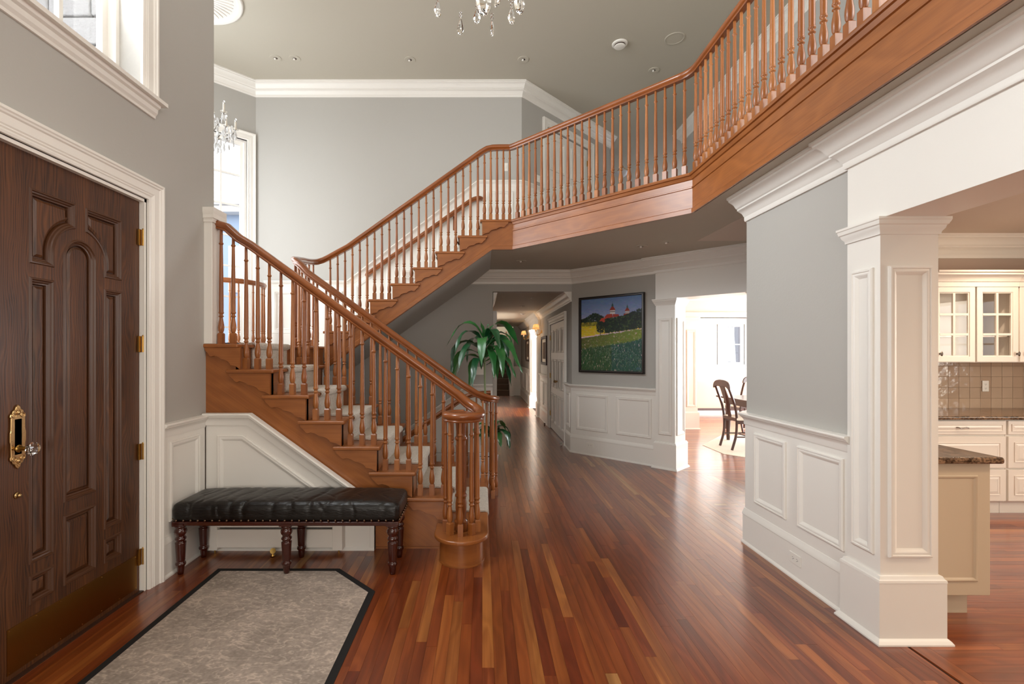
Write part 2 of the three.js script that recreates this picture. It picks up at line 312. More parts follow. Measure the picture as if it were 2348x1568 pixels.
function crown(parent, path, y, mat = M.white) { return part(parent, 'crown_moulding', planMould(path, CROWN, y), mat); }
function wainscot(parent, p0, p1, u0, u1, panels, o = {}) {
  const m = wallM(p0, p1), top = o.top ?? 1.03, y0 = o.y0 ?? 0, mat = o.mat || M.white;
  part(parent, 'wainscot_board', ubox(m, u0, u1, y0, y0 + top - 0.01, 0, 0.012), mat);
  for (const [a, b, c, d] of panels) part(parent, 'panel_moulding', frameMould(m, rect(a, b, c, d), PANEL, true, 0.012), mat);
}
function windowUnit(name, label, p0, p1, u0, u1, v0, v1, depth, cols, rows, o = {}) {
  const g = struct(name, label, 'window'), m = wallM(p0, p1), w = o.mat || M.white;
  part(g, 'casing', frameMould(m, o.sill ? [[u0, v0], [u0, v1], [u1, v1], [u1, v0]] : [[u0, v0], [u0, v1], [u1, v1], [u1, v0], [u0, v0]], CASING, false), w);
  if (o.sill) { part(g, 'stool', ubox(m, u0 - 0.15, u1 + 0.15, v0 - 0.012, v0 + 0.012, -0.05, 0.075), w); part(g, 'apron', frameMould(m, [[u0 - 0.12, v0 - 0.012], [u1 + 0.12, v0 - 0.012]], [[0, 0], [0, 0.05], [-0.02, 0.044], [-0.03, 0.03], [-0.055, 0.026], [-0.07, 0.014], [-0.085, 0.012], [-0.085, 0]], false), w); }
  const t = 0.02, fr = 0.07;
  for (const [a, b, c, d] of [[u0 - t, u0, v0 - t, v1 + t], [u1, u1 + t, v0 - t, v1 + t], [u0, u1, v1, v1 + t], [u0, u1, v0 - t, v0]]) part(g, 'jamb', ubox(m, a, b, c, d, -depth - 0.03, 0), w);
  for (const [a, b, c, d, e] of [[u0, u0 + 0.03, v0, v1, 0.07], [u1 - 0.03, u1, v0, v1, 0.07], [u0 + 0.03, u1 - 0.03, v1 - 0.03, v1, 0.07], [u0 + 0.03, u1 - 0.03, v0, v0 + 0.03, 0.07]]) part(g, 'stop', ubox(m, a, b, c, d, -depth, -depth + e), w);
  for (const [n, a, b, c, d] of [['stile', u0, u0 + fr, v0, v1], ['stile', u1 - fr, u1, v0, v1], ['rail', u0 + fr, u1 - fr, v1 - fr, v1], ['rail', u0 + fr, u1 - fr, v0, v0 + fr]]) part(g, n, ubox(m, a, b, c, d, -depth - 0.02, -depth + 0.02), w);
  const pw = (u1 - u0 - 2 * fr) / cols, ph = (v1 - v0 - 2 * fr) / rows;
  for (let i = 1; i < cols; i++) { const h = (o.heavy && i % o.heavy === 0) ? 0.04 : 0.012; part(g, 'muntin', ubox(m, u0 + fr + i * pw - h, u0 + fr + i * pw + h, v0 + fr, v1 - fr, -depth - 0.015, -depth + 0.015), w); }
  for (let j = 1; j < rows; j++) part(g, 'muntin', ubox(m, u0 + fr, u1 - fr, v0 + fr + j * ph - 0.012, v0 + fr + j * ph + 0.012, -depth - 0.013, -depth + 0.013), w);
  for (let i = 0; i < cols; i++) for (let j = 0; j < rows; j++) part(g, 'pane', new THREE.PlaneGeometry(pw - 0.02, ph - 0.02).translate(u0 + fr + (i + 0.5) * pw, v0 + fr + (j + 0.5) * ph, -depth).applyMatrix4(m), M.glass);
  return g;
}
function outlet(label, m, u, v, horizontal = true, n = 0) {
  const g = thing('wall_outlet', label, 'outlet'); const w = horizontal ? 0.115 : 0.07, h = horizontal ? 0.07 : 0.115;
  part(g, 'cover_plate', new RoundedBoxGeometry(w, h, 0.006, 2, 0.003).translate(u, v, n + 0.003).applyMatrix4(m), M.plate);
  for (const s of [-1, 1]) for (const k of [-1, 0, 1]) { const a = s * 0.021, du = horizontal ? a : k * 0.007, dv = horizontal ? k * 0.007 : a; part(g, 'slot', k ? box(horizontal ? 0.008 : 0.002, horizontal ? 0.002 : 0.008, 0.002, u + du, v + dv, n + 0.0062).applyMatrix4(m) : cyl(0.0025, 0.0025, 0.002, 8).rotateX(Math.PI / 2).translate(u + du + (horizontal ? 0.009 : 0), v + dv - (horizontal ? 0 : 0.009), n + 0.0062).applyMatrix4(m), M.socket); }
  return g;
}

// ---------------------------------------------------------------- left wall with the entrance
{
  const p0 = [XL, -3], p1 = [XL, 3.8], m = wallM(p0, p1), g = struct('wall_left', 'grey plaster wall with the entrance door and upper window', 'wall');
  part(g, 'plaster', wallGeo(p0, p1, [[0, 0], [5.09, 0], [5.09, 2.468], [6.035, 2.468], [6.035, 0], [6.8, 0], [6.8, C2], [0, C2]], [rect(4.72, 5.985, 3.11, 5.25)], 0.25), M.paint);
  wainscot(g, p0, p1, 6.153, 6.655, [[6.235, 6.58, 0.36, 0.9]]);
  part(g, 'chair_rail', planMould([[XL, 3.153], [XL, 3.655]], CAP, 1.03), M.white);
  part(g, 'baseboard', planMould([[XL, 3.153], [XL, 3.65]], BASE, 0), M.white);
  part(g, 'door_casing', frameMould(m, [[5.085, 0], [5.085, 2.472], [6.04, 2.472], [6.04, 0]], CASING, false), M.white);
  for (const [a, b, c, d] of [[5.085, 5.105, 0, 2.468], [6.02, 6.04, 0, 2.468], [5.085, 6.04, 2.45, 2.472]]) part(g, 'door_jamb', ubox(m, a, b, c, d, -0.2, 0), M.white);
  windowUnit('window_1', 'white multi-paned window high above the entrance door', p0, p1, 4.72, 5.985, 3.11, 5.25, 0.2, 4, 4, { sill: true });
  const e = struct('wall_end', 'white panelled end cap of the left wall at the landing', 'wall');
  part(e, 'post', rbox(XL - 0.02, XL + 0.062, LAND, 2.53, 3.665, 3.82, 0.004), M.white);
  part(e, 'capital', planMould([[XL + 0.062, 3.82], [XL + 0.062, 3.665], [XL - 0.0, 3.665]].reverse(), [[0, -0.11], [0.008, -0.11], [0.008, -0.09], [0.014, -0.06], [0.022, -0.03], [0.022, 0.0], [0, 0.0]], 2.61), M.white);
  part(e, 'cap', xbox(XL - 0.02, XL + 0.08, 2.53, 2.612, 3.65, 3.84), M.white);
}
// ---------------------------------------------------------------- walls of the stair hall
const bayA = [-4.3, 6.41], bayB = [-3.44, DB];
{
  let g = struct('wall_bay_front', 'wall at the near side of the stair bay', 'wall');
  part(g, 'plaster', wallGeo([XL - 0.25, 3.8], [-3.5, 3.8], rect(0, 1.12, 0, C2), [], 0.2), M.paint);
  part(g, 'plaster', wallGeo([-3.5, 3.8], [-4.3, 4.6], rect(0, 1.131, 0, C2), [rect(0.15, 0.98, 0.9, 4.68)], 0.2), M.paint);
  windowUnit('window_3', 'tall white window on the near side of the stair bay', [-3.5, 3.8], [-4.3, 4.6], 0.15, 0.98, 0.9, 4.68, 0.14, 3, 8);
  g = struct('wall_bay_left', 'left wall of the stair bay with its tall window', 'wall');
  part(g, 'plaster', wallGeo([-4.3, 4.6], bayA, rect(0, 1.81, 0, C2), [rect(0.2, 1.61, 0.9, 4.68)], 0.2), M.paint);
  windowUnit('window_4', 'broad tall window in the middle of the stair bay', [-4.3, 4.6], bayA, 0.2, 1.61, 0.9, 4.68, 0.14, 5, 8);
  g = struct('wall_bay_back', 'angled grey wall holding the tall landing window', 'wall');
  const L = wlen(bayA, bayB);
  part(g, 'plaster', wallGeo(bayA, bayB, rect(0, L, 0, C2), [rect(0.16, L - 0.125, 0.9, 4.68)], 0.2), M.paint);
  windowUnit('window_5', 'tall white multi-paned window behind the curved landing rail', bayA, bayB, 0.16, L - 0.125, 0.9, 4.68, 0.1, 3, 8);
  crown(g, [[-3.5, 3.8], [-4.3, 4.6], bayA, bayB, [0.59, DB], [2.4, 9.08], [2.4, 9.6]], C2);

  g = struct('wall_back', 'tall grey wall behind the upper stair flight with hall opening', 'wall');
  part(g, 'plaster', slabXY([[-3.44, 0], [0.15, 0], [0.15, 2.43], [1.35, 2.43], [1.35, 2.74], [0.59, 2.74], [0.59, C2], [-3.44, C2]], DB, DB + 0.2), M.paint);
  // first-floor side: wainscot sloping down beside the basement stair, then level
  const cap = CAP;
  part(g, 'wainscot_board', slabXY([[-1.7, -0.1], [0.15, -0.1], [0.15, 1.02], [-0.22, 1.02], [-1.7, -0.05]], DB - 0.012, DB), M.white);
  part(g, 'chair_rail', sweep2([[-1.75, -0.08], [-0.22, 1.03], [0.15, 1.03]], CAP.map(([o, h]) => [h, o]), false, (a, b, h) => [a, b, -(DB - h)]), M.white);
  part(g, 'baseboard', planMould([[-0.3, DB], [0.15, DB]], BASE, 0), M.white);
  crown(g, [[-1.2, DB], [1.35, DB], [2.29, R45 - 2.29]], C1);
  // landing and stair-side wainscot of the upper flight
  const m = wallM([0, DB], [1, DB]);
  const nl = x => LAND + (F2 - LAND) / (0.2664 * 8) * (x + 0.036 + 0.2664 * 8);
  const x0 = -2.05, x1 = -0.06, capY = 1.02;
  const s0 = nl(-1.95) + 0.92, s1 = F2 + capY;
  part(g, 'wainscot_board', slabXY([[-3.3, LAND], [-2.2, LAND], [0.05, F2], [0.59, F2], [0.59, F2 + capY], [-0.05, F2 + capY], [-2.02, LAND + capY], [-3.3, LAND + capY]], DB - 0.014, DB), M.white);
  part(g, 'chair_rail', sweep2([[-3.3, LAND + capY], [-2.05, LAND + capY], [-0.08, F2 + capY], [0.59, F2 + capY]], CAP.map(([o, h]) => [h, o]), false, (a, b, h) => [a, b, -(DB - h)]), M.white);
  for (const [a, b] of [[-3.15, -2.66], [-2.54, -2.12]]) part(g, 'panel_moulding', frameMould(m, rect(a, b, LAND + 0.26, LAND + 0.86), PANEL, true, 0.014), M.white);
  const sl = (F2 - LAND) / (1.97);
  for (const a of [-1.92, -1.3, -0.68]) { const b = a + 0.5, lo = x => LAND + 0.24 + sl * (x + 2.02), hi = x => LAND + 0.86 + sl * (x + 2.02); part(g, 'panel_moulding', frameMould(m, [[a, lo(a)], [b, lo(b)], [b, hi(b)], [a, hi(a)]], PANEL, true, 0.014), M.white); }
  part(g, 'panel_moulding', frameMould(m, rect(0.06, 0.46, F2 + 0.26, F2 + 0.86), PANEL, true, 0.014), M.white);
  part(g, 'baseboard', planMould([[-3.3, DB - 0.014], [-2.1, DB - 0.014]], BASE, LAND), M.white);

  g = struct('wall_understair', 'shadowed grey wall below the stair landing', 'wall');
  part(g, 'plaster', xbox(-2.08, -1.98, -1.8, LAND - 0.24, 4.9, DB), M.paint);
}
// ---------------------------------------------------------------- painting wall, header and the opening to the breakfast room
const brP0 = [1.35, DB], brP1 = [3.455, R45 - 3.455];
function pilaster(parent, m, u0, u1, n0, n1, top, o = {}) {     // panelled column with plinth and capital, in a wall frame
  const mat = o.mat || M.white, pl = 0.345;
  part(parent, 'shaft', ubox(m, u0, u1, 0, top, n0, n1), mat);
  part(parent, 'plinth', ubox(m, u0 - 0.024, u1 + 0.024, 0, pl - 0.03, n0 - 0.024, n1 + 0.024), mat);
  const ring = [[u0, -n0], [u1, -n0], [u1, -n1], [u0, -n1]].reverse();
  const tr = (pr, y) => sweep2(ring.map(([a, b]) => [a, -b]), pr.map(([o2, h]) => [o2, h]), true, (a, b, h) => [a, h + y, b]).applyMatrix4(m);
  // which way is outward: path runs so that the left side is outward
  part(parent, 'plinth_moulding', tr([[0, 0.032], [0.012, 0.03], [0.018, 0.016], [0.024, 0.012], [0.026, 0], [0, 0]], pl - 0.03), mat);
  part(parent, 'shoe_moulding', tr([[0.024, 0], [0.044, 0], [0.044, 0.008], [0.036, 0.02], [0.028, 0.028], [0.024, 0.03]], 0), mat);
  part(parent, 'capital', tr([[0, -0.085], [0.008, -0.085], [0.01, -0.07], [0.02, -0.055], [0.024, -0.04], [0.03, -0.035], [0.034, -0.016], [0.038, -0.012], [0.038, 0], [0, 0]], top), mat);
  const pad = 0.038;
  if (u1 - u0 > 0.15) part(parent, 'panel_moulding', frameMould(m, rect(u0 + pad, u1 - pad, 0.44, top - 0.25), PANEL, true, n1), mat);
  for (const s of o.sides || []) {                                  // side faces, s = +1 the u1 side
    const mm = new THREE.Matrix4().makeBasis(new THREE.Vector3(0, 0, s > 0 ? -1 : 1), new THREE.Vector3(0, 1, 0), new THREE.Vector3(s, 0, 0)).setPosition(s > 0 ? u1 : u0, 0, 0);
    const a = s > 0 ? -n1 : n0, b = s > 0 ? -n0 : n1;
    part(parent, 'panel_moulding', frameMould(new THREE.Matrix4().multiplyMatrices(m, mm), rect(a + pad, b - pad, 0.44, top - 0.25), PANEL, true, 0), mat);
  }
}
{
  const m = wallM(brP0, brP1), L = wlen(brP0, brP1);
  const g = struct('wall_painting', 'angled grey wall with white wainscot that carries the landscape painting', 'wall');
  part(g, 'plaster', wallGeo(brP0, brP1, [[0, 0], [1.56, 0], [1.56, 2.4], [2.54, 2.4], [2.54, 0], [L, 0], [L, C1], [0, C1]], [], 0.22), M.paint);
  wainscot(g, brP0, brP1, 0, 1.36, [[0.09, 0.62, 0.36, 0.89], [0.75, 1.27, 0.36, 0.89]]);
  part(g, 'chair_rail', planMould([[1.35, 7.75], [1.35, DB], [2.3, R45 - 2.3]].map(p => p), CAP, 1.03), M.white);
  part(g, 'baseboard', planMould([[1.35, 7.75], [1.35, DB], [2.29, R45 - 2.29]], BASE, 0), M.white);
  const c = struct('trim_1', 'pale panelled columns and header of the breakfast room opening', 'trim');
  part(c, 'header', ubox(m, 1.34, L, 2.2, C1, -0.28, 0.05), M.white);
  const q = u => [1.35 + u * 0.7071 - 0.05 * 0.7071, DB - u * 0.7071 - 0.05 * 0.7071], w = u => [1.35 + u * 0.7071, DB - u * 0.7071];
  part(c, 'crown_moulding', planMould([w(1.34), q(1.34), q(L)], CROWN, C1), M.white);
  part(c, 'corbel', onWall(m, new THREE.ExtrudeGeometry(new THREE.Shape([[2.5, 2.2], [2.5, 2.06], [2.485, 2.07], [2.47, 2.12], [2.44, 2.15], [2.43, 2.18], [2.4, 2.2]].map(p => new THREE.Vector2(...p))), { depth: 0.2, bevelEnabled: false }).translate(0, 0, -0.2)), M.white);
  const a = struct('trim_2', 'white panelled column to the right of the landscape painting', 'column');
  pilaster(a, m, 1.345, 1.6, -0.27, 0.05, 2.2, { sides: [1] });
  const b = struct('trim_3', 'white column at the far side of the breakfast opening, mostly hidden', 'column');
  pilaster(b, m, 2.5, 2.755, -0.27, 0.05, 2.2, { sides: [-1] });
  outlet('white double outlet in the baseboard below the landscape painting', m, 0.33, 0.15, true, 0.026);
  const s = struct('wall_niche', 'angled wall hidden behind the right wall', 'wall');
  part(s, 'plaster', wallGeo(brP1, [XR, 3.8], rect(0, wlen(brP1, [XR, 3.8]), 0, C1), [], 0.15), M.paint);
}
// ---------------------------------------------------------------- right wall, column and header before the kitchen
{
  const p0 = [XR, 3.8], p1 = [XR, 2.47], m = wallM(p0, p1);
  const g = struct('wall_right', 'grey wall with white wainscot beside the kitchen column', 'wall');
  part(g, 'plaster', wallGeo(p0, p1, rect(0, 1.1, 0, C1), [], 0.27), M.paint);
  wainscot(g, p0, p1, 0, 1.1, [[0.14, 0.52, 0.36, 0.89], [0.64, 1.045, 0.36, 0.89]]);
  part(g, 'chair_rail', planMould([[XR + 0.4, 4.2], p0, [XR, 2.7]], CAP, 1.03), M.white);
  part(g, 'baseboard', planMould([[XR + 0.4, 4.2], p0, [XR, 2.7]], BASE, 0), M.white);
  crown(g, [[XR + 0.5, 4.3], p0, [XR, 2.69]], C1);
  outlet('white double outlet in the baseboard of the right wall', m, 0.635, 0.14, true, 0.026);
  const mc = wallM([2.065, 2.72], [2.065, 2.485]);
  const c = struct('trim_4', 'tall square panelled column at the kitchen opening', 'column');
  // frame facing the camera so that the broad face is the front
  const mf = wallM([2.065, 2.492], [2.366, 2.492]);
  pilaster(c, mf, 0, 0.301, -0.225, 0, 2.2, { sides: [-1, 1] });
  const h = struct('trim_5', 'white header beam with stepped crown over the kitchen opening', 'trim');
  part(h, 'beam', xbox(2.065, 2.366, 2.2, C1, -3, 2.715), M.white);
  crown(h, [[XR, 2.715], [2.065, 2.715], [2.065, -3]], C1);
  part(h, 'corbel', slabXY([[2.366, 2.2], [2.45, 2.2], [2.44, 2.185], [2.405, 2.165], [2.39, 2.15], [2.366, 2.1]], 2.5, 2.7), M.white);
}
// ---------------------------------------------------------------- ceilings and upper floor
{
  const g = struct('ceiling', 'taupe upper ceiling over the stair hall and gallery', 'ceiling');
  part(g, 'ceiling_plaster', xbox(-4.6, 7, C2, C2 + 0.15, -3.3, 14), M.ceil);
  const s = struct('ceiling_gallery', 'grey underside of the gallery floor', 'ceiling');
  part(s, 'soffit', prism([[-0.036, DB], [-0.036, 5.76], [0.34, 5.76], [1.87, 4.23], [1.87, -3], [3.68, -3], [3.68, 8.85], [6, 8.85], [6, 13], [2.4, 13], [2.4, 9.08], [0.59, DB]], C1, F2 - 0.02), M.ceil);
  part(s, 'gallery_floor', prism([[-0.036, DB], [-0.036, 5.76], [0.34, 5.76], [1.87, 4.23], [1.87, -3], [3.68, -3], [3.68, 8.85], [6, 8.85], [6, 13], [2.4, 13], [2.4, 9.08], [0.59, DB]], F2 - 0.02, F2), M.carpet);
  const k = struct('ceiling_kitchen', 'pale ceiling of the kitchen', 'ceiling');
  part(k, 'ceiling_plaster', xbox(2.37, 7.5, C1 - 0.003, C1 + 0.1, -3, 5.3), M.kitchenCeil);
  const b = struct('ceiling_breakfast', 'bright ceiling of the breakfast room', 'ceiling');
  part(b, 'ceiling_plaster', xbox(1.6, 8.3, C1 + 0.003, C1 + 0.1, 5.35, 14.4), M.cream);
  const h = struct('ceiling_hall', 'warm grey ceiling of the long hallway', 'ceiling');
  part(h, 'ceiling_plaster', xbox(0, 1.8, 2.44, 2.55, DB + 0.2, 17.3), M.ceil); part(h, 'ceiling_plaster', xbox(0, 1.8, 4.2, 4.3, 17.2, 20.2), M.ceil);
}
// ---------------------------------------------------------------- gallery walls upstairs
{
  let p0 = [0.59, DB], p1 = [2.4, 9.08], m = wallM(p0, p1);
  let g = struct('wall_gallery_left', 'shaded olive-grey wall of the gallery with a white door', 'wall');
  part(g, 'plaster', wallGeo(p0, p1, rect(0, wlen(p0, p1), F2, C2), [rect(0.62, 1.85, F2 + 0.001, F2 + 2.05)], 0.12), M.paint);
  part(g, 'wainscot_board', ubox(m, 0, 0.5, F2, F2 + 1.01, 0, 0.012), M.white);
  part(g, 'chair_rail', planMould([[0.59, DB], [0.59 + 0.5 * 0.707, DB + 0.5 * 0.707]], CAP, F2 + 1.02), M.white);
  part(g, 'door_casing', frameMould(m, [[0.62, F2], [0.62, F2 + 2.05], [1.85, F2 + 2.05], [1.85, F2]], CASING, false), M.white);
  const d = struct('door_1', 'cream panelled double door on the gallery behind the balusters', 'door');
  for (let i = 0; i < 2; i++) {
    const a = 0.64 + i * 0.6, b = a + 0.59;
    part(d, 'leaf', ubox(m, a, b, F2 + 0.01, F2 + 2.04, -0.07, -0.03), M.white);
    for (const [v0, v1] of [[0.12, 0.62], [0.74, 1.28], [1.4, 1.92]]) part(d, 'panel_moulding', frameMould(m, rect(a + 0.09, b - 0.09, F2 + v0, F2 + v1), PANEL, true, -0.03), M.white);
  }
  for (const v of [0.3, 1.05, 1.8]) part(d, 'hinge', ubox(m, 1.825, 1.845, F2 + v - 0.05, F2 + v + 0.05, -0.035, -0.018), M.brass);
  const sw = thing('light_switch', 'white switch plate on the olive gallery wall beside the double door', 'switch');
  part(sw, 'cover_plate', ubox(m, 0.36, 0.475, F2 + 1.1, F2 + 1.21, 0, 0.006), M.plate); part(sw, 'toggle', ubox(m, 0.4, 0.41, F2 + 1.14, F2 + 1.165, 0.006, 0.016), M.plate);
  const sb = thing('light_switch', 'white switch plate at the right end of the tall stair wall', 'switch');
  part(sb, 'cover_plate', xbox(0.31, 0.38, F2 + 1.17, F2 + 1.29, DB - 0.006, DB), M.plate); part(sb, 'toggle', xbox(0.335, 0.355, F2 + 1.21, F2 + 1.25, DB - 0.014, DB - 0.006), M.plate);
  g = struct('wall_gallery_corridor', 'walls of the corridor behind the gallery', 'wall');
  part(g, 'plaster', wallGeo([2.4, 9.08], [2.4, 13], rect(0, 3.92, F2, C2), [], 0.12), M.paint);
  part(g, 'plaster', wallGeo([2.4, 13], [6.1, 13], rect(0, 3.7, F2, C2), [], 0.12), M.paint);
  part(g, 'plaster', wallGeo([6, 13], [6, 8.85], rect(0, 4.15, F2, C2), [], 0.12), M.paint);
  g = struct('wall_gallery_right', 'grey right-hand wall of the gallery with white crown moulding', 'wall');
  part(g, 'plaster', wallGeo([6, 8.85], [3.74, 8.85], rect(0, 2.26, F2, C2), [], 0.1), M.paint);
  part(g, 'plaster', wallGeo([3.68, 8.85], [3.68, -3], rect(0, 11.85, F2, C2), [rect(6.65, 9.85, F2 + 0.6, C2 - 0.45)], 0.12), M.paint);
  windowUnit('window_12', 'wide gallery window outside the picture', [3.68, 8.85], [3.68, -3], 6.65, 9.85, F2 + 0.6, C2 - 0.45, 0.08, 6, 2);
  crown(g, [[5, 8.85], [3.68, 8.85], [3.68, -3]], C2);
  part(g, 'baseboard', planMould([[5, 8.85], [3.68, 8.85], [3.68, -3]], BASE, F2), M.white);
  g = struct('wall_front', 'wall behind the camera', 'wall');
  part(g, 'plaster', wallGeo([3.8, -3], [-2.4, -3], rect(0, 6.2, 0, C2), [rect(0.3, 1.8, 3.7, 5.1), rect(2.6, 5.4, 0.85, 2.6)], 0.2), M.paint);
  windowUnit('window_2', 'wide front window in the wall behind the camera', [3.8, -3], [-2.4, -3], 2.6, 5.4, 0.85, 2.6, 0.14, 6, 3, { sill: true });
  windowUnit('window_6', 'gallery window in the wall behind the camera', [3.8, -3], [-2.4, -3], 0.3, 1.8, 3.7, 5.1, 0.14, 3, 3);
}
// ---------------------------------------------------------------- hallway beyond the opening
{
  const X = 1.35;
  let g = struct('wall_hall_right', 'right wall of the long hallway with double doors and wainscot', 'wall');
  let m = wallM([X, 20], [X, DB]);        // u = 20 - D
  const U = d => 20 - d;
  part(g, 'plaster', wallGeo([X, 20], [X, DB + 0.01], [[0, 0], [U(13.2), 0], [U(13.2), 2.2], [U(11.4), 2.2], [U(11.4), 0], [U(9.62), 0], [U(9.62), 2.06], [U(7.85), 2.06], [U(7.85), 0], [U(DB + 0.01), 0], [U(DB + 0.01), 2.45], [0, 2.45]], [], 0.14), M.paint);
  part(g, 'door_casing', frameMould(m, [[U(9.62), 0], [U(9.62), 2.06], [U(7.85), 2.06], [U(7.85), 0]], CASING, false), M.white);
  wainscot(g, [X, 20], [X, DB], U(11.2), U(9.76), [[U(11.1), U(10.55), 0.36, 0.89], [U(10.45), U(9.85), 0.36, 0.89]]);
  part(g, 'chair_rail', planMould([[X, 11.2], [X, 9.76]], CAP, 1.03), M.white);
  part(g, 'baseboard', planMould([[X, 11.2], [X, 9.76]], BASE, 0), M.white);
  wainscot(g, [X, 20], [X, DB], U(7.74), U(7.28), [[U(7.66), U(7.36), 0.36, 0.89]]);
  wainscot(g, [X, 20], [X, DB], U(17), U(13.4), [[U(16.8), U(15.8), 0.36, 0.89], [U(15.6), U(14.6), 0.36, 0.89], [U(14.4), U(13.5), 0.36, 0.89]]);
  part(g, 'chair_rail', planMould([[X, 17], [X, 13.4]], CAP, 1.03), M.white);
  part(g, 'baseboard', planMould([[X, 17], [X, 13.4]], BASE, 0), M.white);
  part(g, 'crown_moulding', planMould([[X, 20], [X, 13.3]], CROWN.map(([o, h]) => [o * 0.9, h * 0.8]), 2.44), M.white);
  part(g, 'crown_moulding', planMould([[X, 11.2], [X, DB + 0.02]], CROWN.map(([o, h]) => [o * 0.9, h * 0.8]), 2.44), M.white);
  const h = struct('trim_6', 'bright white columns and header of the side opening in the hallway', 'trim');
  part(h, 'beam', xbox(X - 0.06, X + 0.2, 2.12, 2.44, 11.2, 13.35), M.white);
  part(h, 'crown_moulding', planMould([[X, 13.35], [X - 0.06, 13.35], [X - 0.06, 11.2], [X, 11.2]], CROWN.map(([o, hh]) => [o * 0.9, hh * 0.8]), 2.44), M.white);
  pilaster(h, wallM([X - 0.06, 13.05], [X + 0.2, 13.05]), 0, 0.26, -0.3, 0, 2.12);
  pilaster(h, wallM([X - 0.06, 11.2], [X + 0.2, 11.2]), 0, 0.26, -0.26, 0, 2.12, { sides: [-1] });
  const d = struct('door_2', 'white panelled double doors with glass knobs in the hallway', 'door');
  for (let i = 0; i < 2; i++) {
    const a = U(9.6) + i * 0.876, b = a + 0.872;
    const lf = part(d, 'leaf', ubox(m, a, b, 0.01, 2.05, -0.05, -0.012), M.white);
    for (const [v0, v1] of [[0.16, 0.72], [0.84, 1.38], [1.5, 1.94]]) for (const [s0, s1] of [[0.09, 0.4], [0.47, 0.78]]) part(lf, 'panel_moulding', frameMould(m, rect(a + s0, a + s1, v0, v1), PANEL, true, -0.012), M.white);
    const uk = i ? a + 0.05 : b - 0.05;
    part(d, 'knob', lathe([[0, 0], [0.022, 0.002], [0.022, 0.006], [0.008, 0.01], [0.008, 0.03], [0.02, 0.036], [0.026, 0.05], [0.02, 0.064], [0, 0.068]], 14).rotateX(Math.PI / 2).translate(uk, 0.98, -0.012).applyMatrix4(m), M.goldish);
  }
  for (const v of [0.3, 1.05, 1.8]) part(d, 'hinge', ubox(m, U(9.625), U(9.6), v - 0.05, v + 0.05, -0.014, 0.008), M.brass);
  g = struct('wall_hall_left', 'left wall of the long hallway', 'wall');
  part(g, 'plaster', xbox(0.02, 0.16, 0, 2.45, DB + 0.2, 20), M.paint);
  part(g, 'crown_moulding', planMould([[0.16, DB + 0.12], [0.16, 9.2]], CROWN.map(([o, hh]) => [o * 0.5, hh * 0.9]), 2.44), M.white);
  part(g, 'door_casing', rbox(0.16, 0.235, 0, 2.2, 8.0, 8.12, 0.006), M.white);
  g = struct('wall_hall_end', 'blue-grey end wall of the hallway behind the far stairs', 'wall');
  part(g, 'plaster', xbox(0, 1.8, 0, 4.2, 20, 20.1), M.paint); part(g, 'plaster', xbox(0.02, 0.16, 2.45, 4.2, 17.2, 20), M.paint); part(g, 'plaster', xbox(1.36, 1.5, 2.45, 4.2, 17.2, 20), M.paint); part(g, 'plaster', xbox(0, 1.5, 2.55, 4.2, 17.2, 17.3), M.paint);
}
// ---------------------------------------------------------------- kitchen walls
{
  let g = struct('wall_kitchen', 'taupe kitchen wall with beige square tile backsplash', 'wall');
  part(g, 'plaster', wallGeo([3.4, 5.1], [7.2, 5.1], rect(0, 3.8, 0, C1), [], 0.05), M.kitchenWall);
  part(g, 'crown_moulding', planMould([[3.4, 5.1], [7.2, 5.1]], CROWN.map(([o, h]) => [o * 1.1, h * 1.18]), C1), M.cabinet);
  part(g, 'grout', xbox(4.2, 6.1, 0.9, 1.45, 5.094, 5.1), M.grout);
  const tg = new RoundedBoxGeometry(0.1115, 0.1115, 0.008, 1, 0.003);
  for (let i = 0; i < 14; i++) for (let j = 0; j < 5; j++) { const t = part(g, 'tile', grainUV(tg.clone(), 'x'), (i * 7 + j * 3) % 3 ? M.tile : M.tile2); t.position.set(4.31 + i * 0.114, 0.905 + 0.057 + j * 0.114, -5.092); t.rotation.set(rr(-0.006, 0.006), rr(-0.006, 0.006), 0); }
  g = struct('wall_kitchen_right', 'right kitchen wall with a window outside the picture', 'wall');
  part(g, 'plaster', wallGeo([7.1, 5.1], [7.1, -3], rect(0, 8.1, 0, C1), [rect(2.2, 4.7, 0.95, 2.3)], 0.15), M.kitchenWall);
  windowUnit('window_7', 'kitchen window outside the picture', [7.1, 5.1], [7.1, -3], 2.2, 4.7, 0.95, 2.3, 0.1, 4, 2);
  g = struct('wall_kitchen_front', 'kitchen wall behind the camera', 'wall');
  part(g, 'plaster', wallGeo([7.2, -3], [2.2, -3], rect(0, 5, 0, C1), [], 0.15), M.kitchenWall);
}
